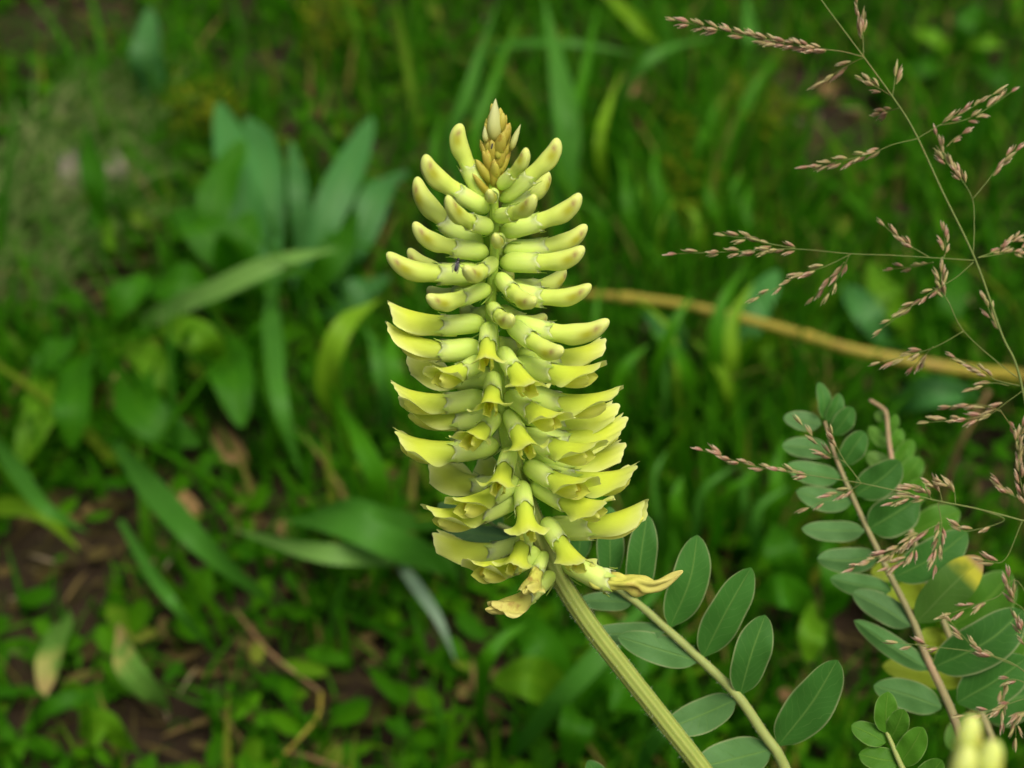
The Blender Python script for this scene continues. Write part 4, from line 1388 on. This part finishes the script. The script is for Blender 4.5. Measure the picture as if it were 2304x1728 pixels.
def irregular(n, x0, x1, y0, h, wmin, wmax, mats, sway=60, top=.09):
    out = []
    for i in range(n):
        x = x0 + (x1 - x0) * (i + rt.uniform(-.4, .4)) / n
        y = y0 + rt.uniform(-60, 30)
        hh = h * rt.uniform(.6, 1.15)
        sw = rt.uniform(-sway, sway)
        bow = rt.uniform(-30, 30)
        z = top * rt.uniform(.6, 1.1)
        out.append(([(x, y, .0), (x + sw * .2 + bow * .5, y - hh * .4, z * .6), (x + sw * .55 + bow, y - hh * .75, z * .9), (x + sw * 1.4, y - hh, z)], rt.uniform(wmin, wmax), rt.choice(mats)))
    return out


rosette('grass_tuft', 'dense upright meadow blades between the spike and the dry stalk', 'grass', (1420, 1000),
        irregular(9, 1370, 1720, 1010, 330, 16, 36, ['blade', 'blade', 'blade_teal', 'blade_light'], 90), part='blade', shape='blade')
rosette('grass_tuft', 'shaded blades rising behind the arching leaf above the soil', 'grass', (1620, 1230),
        irregular(8, 1480, 1780, 1260, 300, 16, 36, ['blade', 'blade_teal', 'blade'], 80, .075), part='blade', shape='blade')
rosette('grass_tuft', 'short green blades under the spike buds and yellow sprigs', 'grass', (1450, 560),
        irregular(11, 1370, 1730, 600, 240, 13, 24, ['blade', 'blade', 'blade_light'], 70, .06), part='blade', shape='blade')

# dry stalk, straws, dead bits
def straw(name, label, cat, pts, wpx, mat, group=None):
    W3 = [G(*p_) for p_ in pts]
    base = W3[0].copy()
    root = None
    c = catmull(W3, 40)
    r = px2m(wpx, c[20]) * .5
    V, F, A = tube_data(c, [r * (1 - .35 * i / 40) * (1.25 if i % 13 == 6 else 1) for i in range(41)], 9)
    A['u'] = [0.5 + 0.5 * math.sin(6.28 * x) for x in A['u']]
    o = obj(name, mesh(name, local(V, base), F, M[mat], A), None, loc=base)
    return tag(o, label, cat, group)


straw('dry_stalk', 'long dry yellow grass stalk lying across the meadow behind the spike', 'stalk',
      [(2420, 870, .005), (2290, 845, .04), (2150, 830, .055), (1930, 790, .06), (1800, 752, .06), (1660, 714, .06), (1500, 680, .06), (1300, 662, .05), (1180, 665, .0)], 29, 'dry')
straw('dead_straw', 'bent tan straw with swollen joint on the shaded soil', 'straw', [(530, 1375, .004), (570, 1425, .012), (620, 1480, .014), (725, 1560, .004)], 9, 'twig')
straw('dead_straw', 'curved yellowish straw under the bent tan straw', 'straw', [(722, 1560, .006), (715, 1610, .012), (670, 1665, .012), (580, 1760, .0)], 9, 'dry')
straw('dead_straw', 'pale straight straw lying flat beside the curved yellowish straw', 'straw', [(640, 1690, .004), (700, 1705, .01), (780, 1735, .012), (860, 1770, .0)], 11, 'twig')
straw('red_stalk', 'thin reddish stalk rising behind the hooked leaf tip', 'stalk', [(2105, 1230, .0), (2130, 1080, .05), (2170, 980, .08), (2225, 880, .10)], 16, 'twig')


def dead(label, pts, w, mat):
    base = G(*pts[0])
    sd[0] += 1
    o = gl(pts, w, mat, sd[0], 'dead_leaf', None, base, fold=.4, wav=.2)
    o.location = base
    tag(o, label, 'leaf', )


dead('pinkish tan dead leaf lying in the grass beyond the arching blades', [(1340, 200, .004), (1390, 195, .014), (1440, 200, .014), (1510, 220, .004)], 56, 'dead')
dead('whitish dry leaf scrap in the turf next to the upright lance leaf', [(165, 320, .004), (155, 350, .012), (160, 390, .014), (180, 430, .004)], 50, 'dead_pale')
dead('pale rounded petal scrap in turf close to the lance leaf', [(245, 340, .004), (255, 360, .012), (270, 385, .014), (285, 410, .006)], 46, 'dead_pale')
dead('narrow white dry scrap under the pale arching blade', [(270, 725, .004), (273, 700, .014), (277, 680, .02), (285, 655, .016)], 34, 'dead_pale')
dead('brown curled dead leaf on litter under the bending bluish blades', [(480, 960, .004), (500, 990, .012), (530, 1030, .012), (545, 1060, .004)], 60, 'dead')
dead('tan dry leaf strip beside the slanting bluish leaves', [(385, 1080, .004), (400, 1110, .012), (430, 1140, .012), (450, 1170, .004)], 36, 'dead')
dead('tan leaf remnant standing among the plantain leaves', [(245, 920, .004), (265, 880, .014), (275, 840, .02), (280, 800, .012)], 34, 'dead')
dead('orange brown dead leaf at the soil under the leaning blades', [(1840, 215, .004), (1850, 205, .01), (1862, 200, .01), (1880, 195, .004)], 34, 'dead')
dead('small orange leaf scrap behind the sharp pinnate leaf', [(1740, 1575, .01), (1755, 1568, .02), (1770, 1562, .02), (1785, 1555, .01)], 30, 'dead')


# ------------------------------------------------------------------ stuff: fine grass, ground cover, litter
def pixel_of(x, y, z=0.0):
    v = Vector((x, y, z)) - CAM
    d = v.dot(FW)
    if d < .05: return None
    return (v.dot(RT) / d / KX + W / 2, H / 2 - v.dot(UP) / d / KX)


# bare patches and special patches, as ellipses on the ground (centre seen at this place in the photograph)
def patch(px, py, rx, ry_):
    c = G(px, py)
    e = G(px + rx, py)
    f = G(px, py - ry_)
    return (c.x, c.y, abs(e.x - c.x), abs(f.y - c.y))


BARE = [patch(140, 60, 170, 70), patch(1850, 260, 130, 120), patch(150, 1250, 150, 110), patch(330, 1620, 140, 90), patch(240, 650, 130, 60), patch(500, 1010, 110, 80),
        patch(1080, 1620, 120, 90), patch(600, 160, 90, 50), patch(560, 1480, 90, 60), patch(800, 1560, 120, 80), patch(1900, 1430, 70, 120), patch(650, 300, 40, 60), patch(2230, 1100, 60, 90)]
GREY = [patch(110, 430, 200, 230)]
LOWL = [patch(250, 1450, 520, 420), patch(900, 1550, 300, 250)]
TALL = [patch(1500, 500, 300, 330), patch(1600, 900, 300, 300)]
MOSS = [patch(1540, 480, 60, 110), patch(1700, 330, 90, 60), patch(460, 330, 80, 50), patch(760, 120, 80, 60)]


def inside(x, y, L_):
    for cx, cy, rx, ry_ in L_:
        if ((x - cx) / rx) ** 2 + ((y - cy) / ry_) ** 2 < 1: return True
    return False


class Soup:
    def __init__(s):
        s.V, s.F, s.R = [], [], []

    def blade(s, x, y, L_, w, lean, az, rnd, n=4, z0=-.008, droop=1.0):
        b0 = len(s.V)
        dx, dy = math.cos(az), math.sin(az)
        face = az + math.pi / 2 + random.uniform(-.6, .6)
        sx, sy = math.cos(face) * w / 2, math.sin(face) * w / 2
        for i in range(n + 1):
            t = i / n
            out = lean * L_ * (t ** (1 + droop * .6))
            z = z0 + L_ * math.sqrt(max(.05, 1 - lean * lean * .8)) * (t - .35 * droop * lean * t * t)
            ww = (1 - t ** 1.8) + .04
            s.V.append((x + dx * out - sx * ww, y + dy * out - sy * ww, z))
            s.V.append((x + dx * out + sx * ww, y + dy * out + sy * ww, z))
            s.R += [rnd, rnd]
        for i in range(n):
            a = b0 + 2 * i
            s.F.append((a, a + 1, a + 3, a + 2))

    def leaf(s, x, y, z, L_, w, az, el, rnd, roll=0.0):
        b0 = len(s.V)
        d = Vector((math.cos(az) * math.cos(el), math.sin(az) * math.cos(el), math.sin(el)))
        sv = Vector((-math.sin(az), math.cos(az), roll)).normalized()
        nn = sv.cross(d)
        o = Vector((x, y, z))
        for t, ww in ((0, .12), (.25, .8), (.55, 1), (.82, .68), (1, .05)):
            c = o + d * (L_ * t) + Vector((0, 0, -.25 * L_ * t * t))
            for u in (-1, 0, 1):
                s.V.append(tuple(c + sv * (u * ww * w / 2) + nn * (-.18 * abs(u) * w * ww * -1)))
                s.R.append(rnd)
        for i in range(4):
            for k in range(2):
                a = b0 + i * 3 + k
                s.F.append((a, a + 1, a + 4, a + 3))

    def build(s, name, mat, label, cat):
        o = obj(name, mesh(name, s.V, s.F, M[mat], {'rnd': s.R}))
        return tag(o, label, cat, kind='stuff')


random.seed(77)
grass, cover, litter, moss, grey = Soup(), Soup(), Soup(), Soup(), Soup()


def spot(rng):
    # dense where the lens looks, thinner around it
    if rng.random() < .72:
        y = rng.uniform(.30, 1.55)
        half = .10 + y * .42
        return rng.uniform(-half, half), y
    return rng.uniform(-1.6, 1.6), rng.uniform(-.4, 2.7)


rg = random.Random(9)
for _ in range(26000):
    x, y = spot(rg)
    if inside(x, y, BARE) and rg.random() < .9: continue
    low = inside(x, y, LOWL)
    if low and rg.random() < .5: continue
    tall = inside(x, y, TALL)
    gr = inside(x, y, GREY)
    if gr and rg.random() < .8: continue
    L_ = rg.uniform(.022, .07) * (1.5 if tall else 1) * (.8 if low else 1)
    grass.blade(x, y, L_, rg.uniform(.0014, .0052), rg.uniform(.1, .85), rg.uniform(0, 6.28), min(1, max(0, rg.gauss(.42, .30))))
for _ in range(620):
    x, y = spot(rg)
    if y < .42 or inside(x, y, BARE): continue
    grass.blade(x, y, rg.uniform(.06, .14), rg.uniform(.0035, .0075), rg.uniform(.35, .9), rg.uniform(0, 6.28), min(.9, max(0, rg.gauss(.45, .25))), 8)
for _ in range(6500):
    x, y = spot(rg)
    if inside(x, y, BARE) and rg.random() < .85: continue
    L_ = rg.uniform(.006, .024)
    cover.leaf(x, y, rg.uniform(-.002, .016), L_, L_ * rg.uniform(.3, .65), rg.uniform(0, 6.28), rg.uniform(-.1, .9), min(1, max(0, rg.gauss(.42, .28))), rg.uniform(-.4, .4))
for _ in range(7000):
    x, y = spot(rg)
    L_ = rg.uniform(.008, .035)
    if rg.random() < .55:
        litter.leaf(x, y, rg.uniform(-.004, .004), L_, rg.uniform(.0008, .003), rg.uniform(0, 6.28), rg.uniform(-.05, .3), min(1, max(0, rg.gauss(.42, .3))))
    else:
        litter.leaf(x, y, rg.uniform(-.004, .003), L_ * .5, L_ * rg.uniform(.15, .4), rg.uniform(0, 6.28), rg.uniform(-.1, .4), min(1, max(0, rg.gauss(.35, .25))))
for cx, cy, rx, ry_ in MOSS:
    for _ in range(260):
        a, r = rg.uniform(0, 6.28), math.sqrt(rg.random())
        x, y = cx + math.cos(a) * r * rx, cy + math.sin(a) * r * ry_
        moss.leaf(x, y, rg.uniform(.005, .04), rg.uniform(.004, .010), rg.uniform(.002, .004), rg.uniform(0, 6.28), rg.uniform(0, 1.2), rg.random())
for cx, cy, rx, ry_ in GREY:
    for _ in range(1000):
        a, r = rg.uniform(0, 6.28), math.sqrt(rg.random())
        x, y = cx + math.cos(a) * r * rx, cy + math.sin(a) * r * ry_
        if inside(x, y, BARE): continue
        grey.blade(x, y, rg.uniform(.025, .075), rg.uniform(.0014, .0036), rg.uniform(.75, .98), rg.gauss(.5, .9), rg.random())
ro = random.Random(19)
for k in range(30000):                                   # the meadow goes on around the part in view
    x, y = ro.uniform(-1.6, 1.6), ro.uniform(-.5, 2.75)
    if .3 < y < 1.55 and abs(x) < .10 + .42 * y: continue
    if k % 4:
        grass.blade(x, y, ro.uniform(.022, .08), ro.uniform(.0018, .006), ro.uniform(.1, .85), ro.uniform(0, 6.28), min(1, max(0, ro.gauss(.42, .3))))
    else:
        L_ = ro.uniform(.008, .026)
        cover.leaf(x, y, ro.uniform(-.002, .016), L_, L_ * ro.uniform(.3, .65), ro.uniform(0, 6.28), ro.uniform(-.1, .9), min(1, max(0, ro.gauss(.42, .28))), ro.uniform(-.4, .4))
grass.build('grass', 'grass', 'fine green meadow grass carpeting the ground', 'grass')
cover.build('ground_cover', 'cover', 'tiny green leaves of low weeds and moss on the soil', 'ground cover')
litter.build('leaf_litter', 'litter', 'brown straw and dead leaf bits strewn over soil', 'litter')
moss.build('yellow_sprigs', 'moss', 'clumps of tiny yellowish sprigs in the grass', 'ground cover')
grey.build('grey_turf', 'grey_turf', 'feathery greyish green fine turf swept to one side', 'grass')
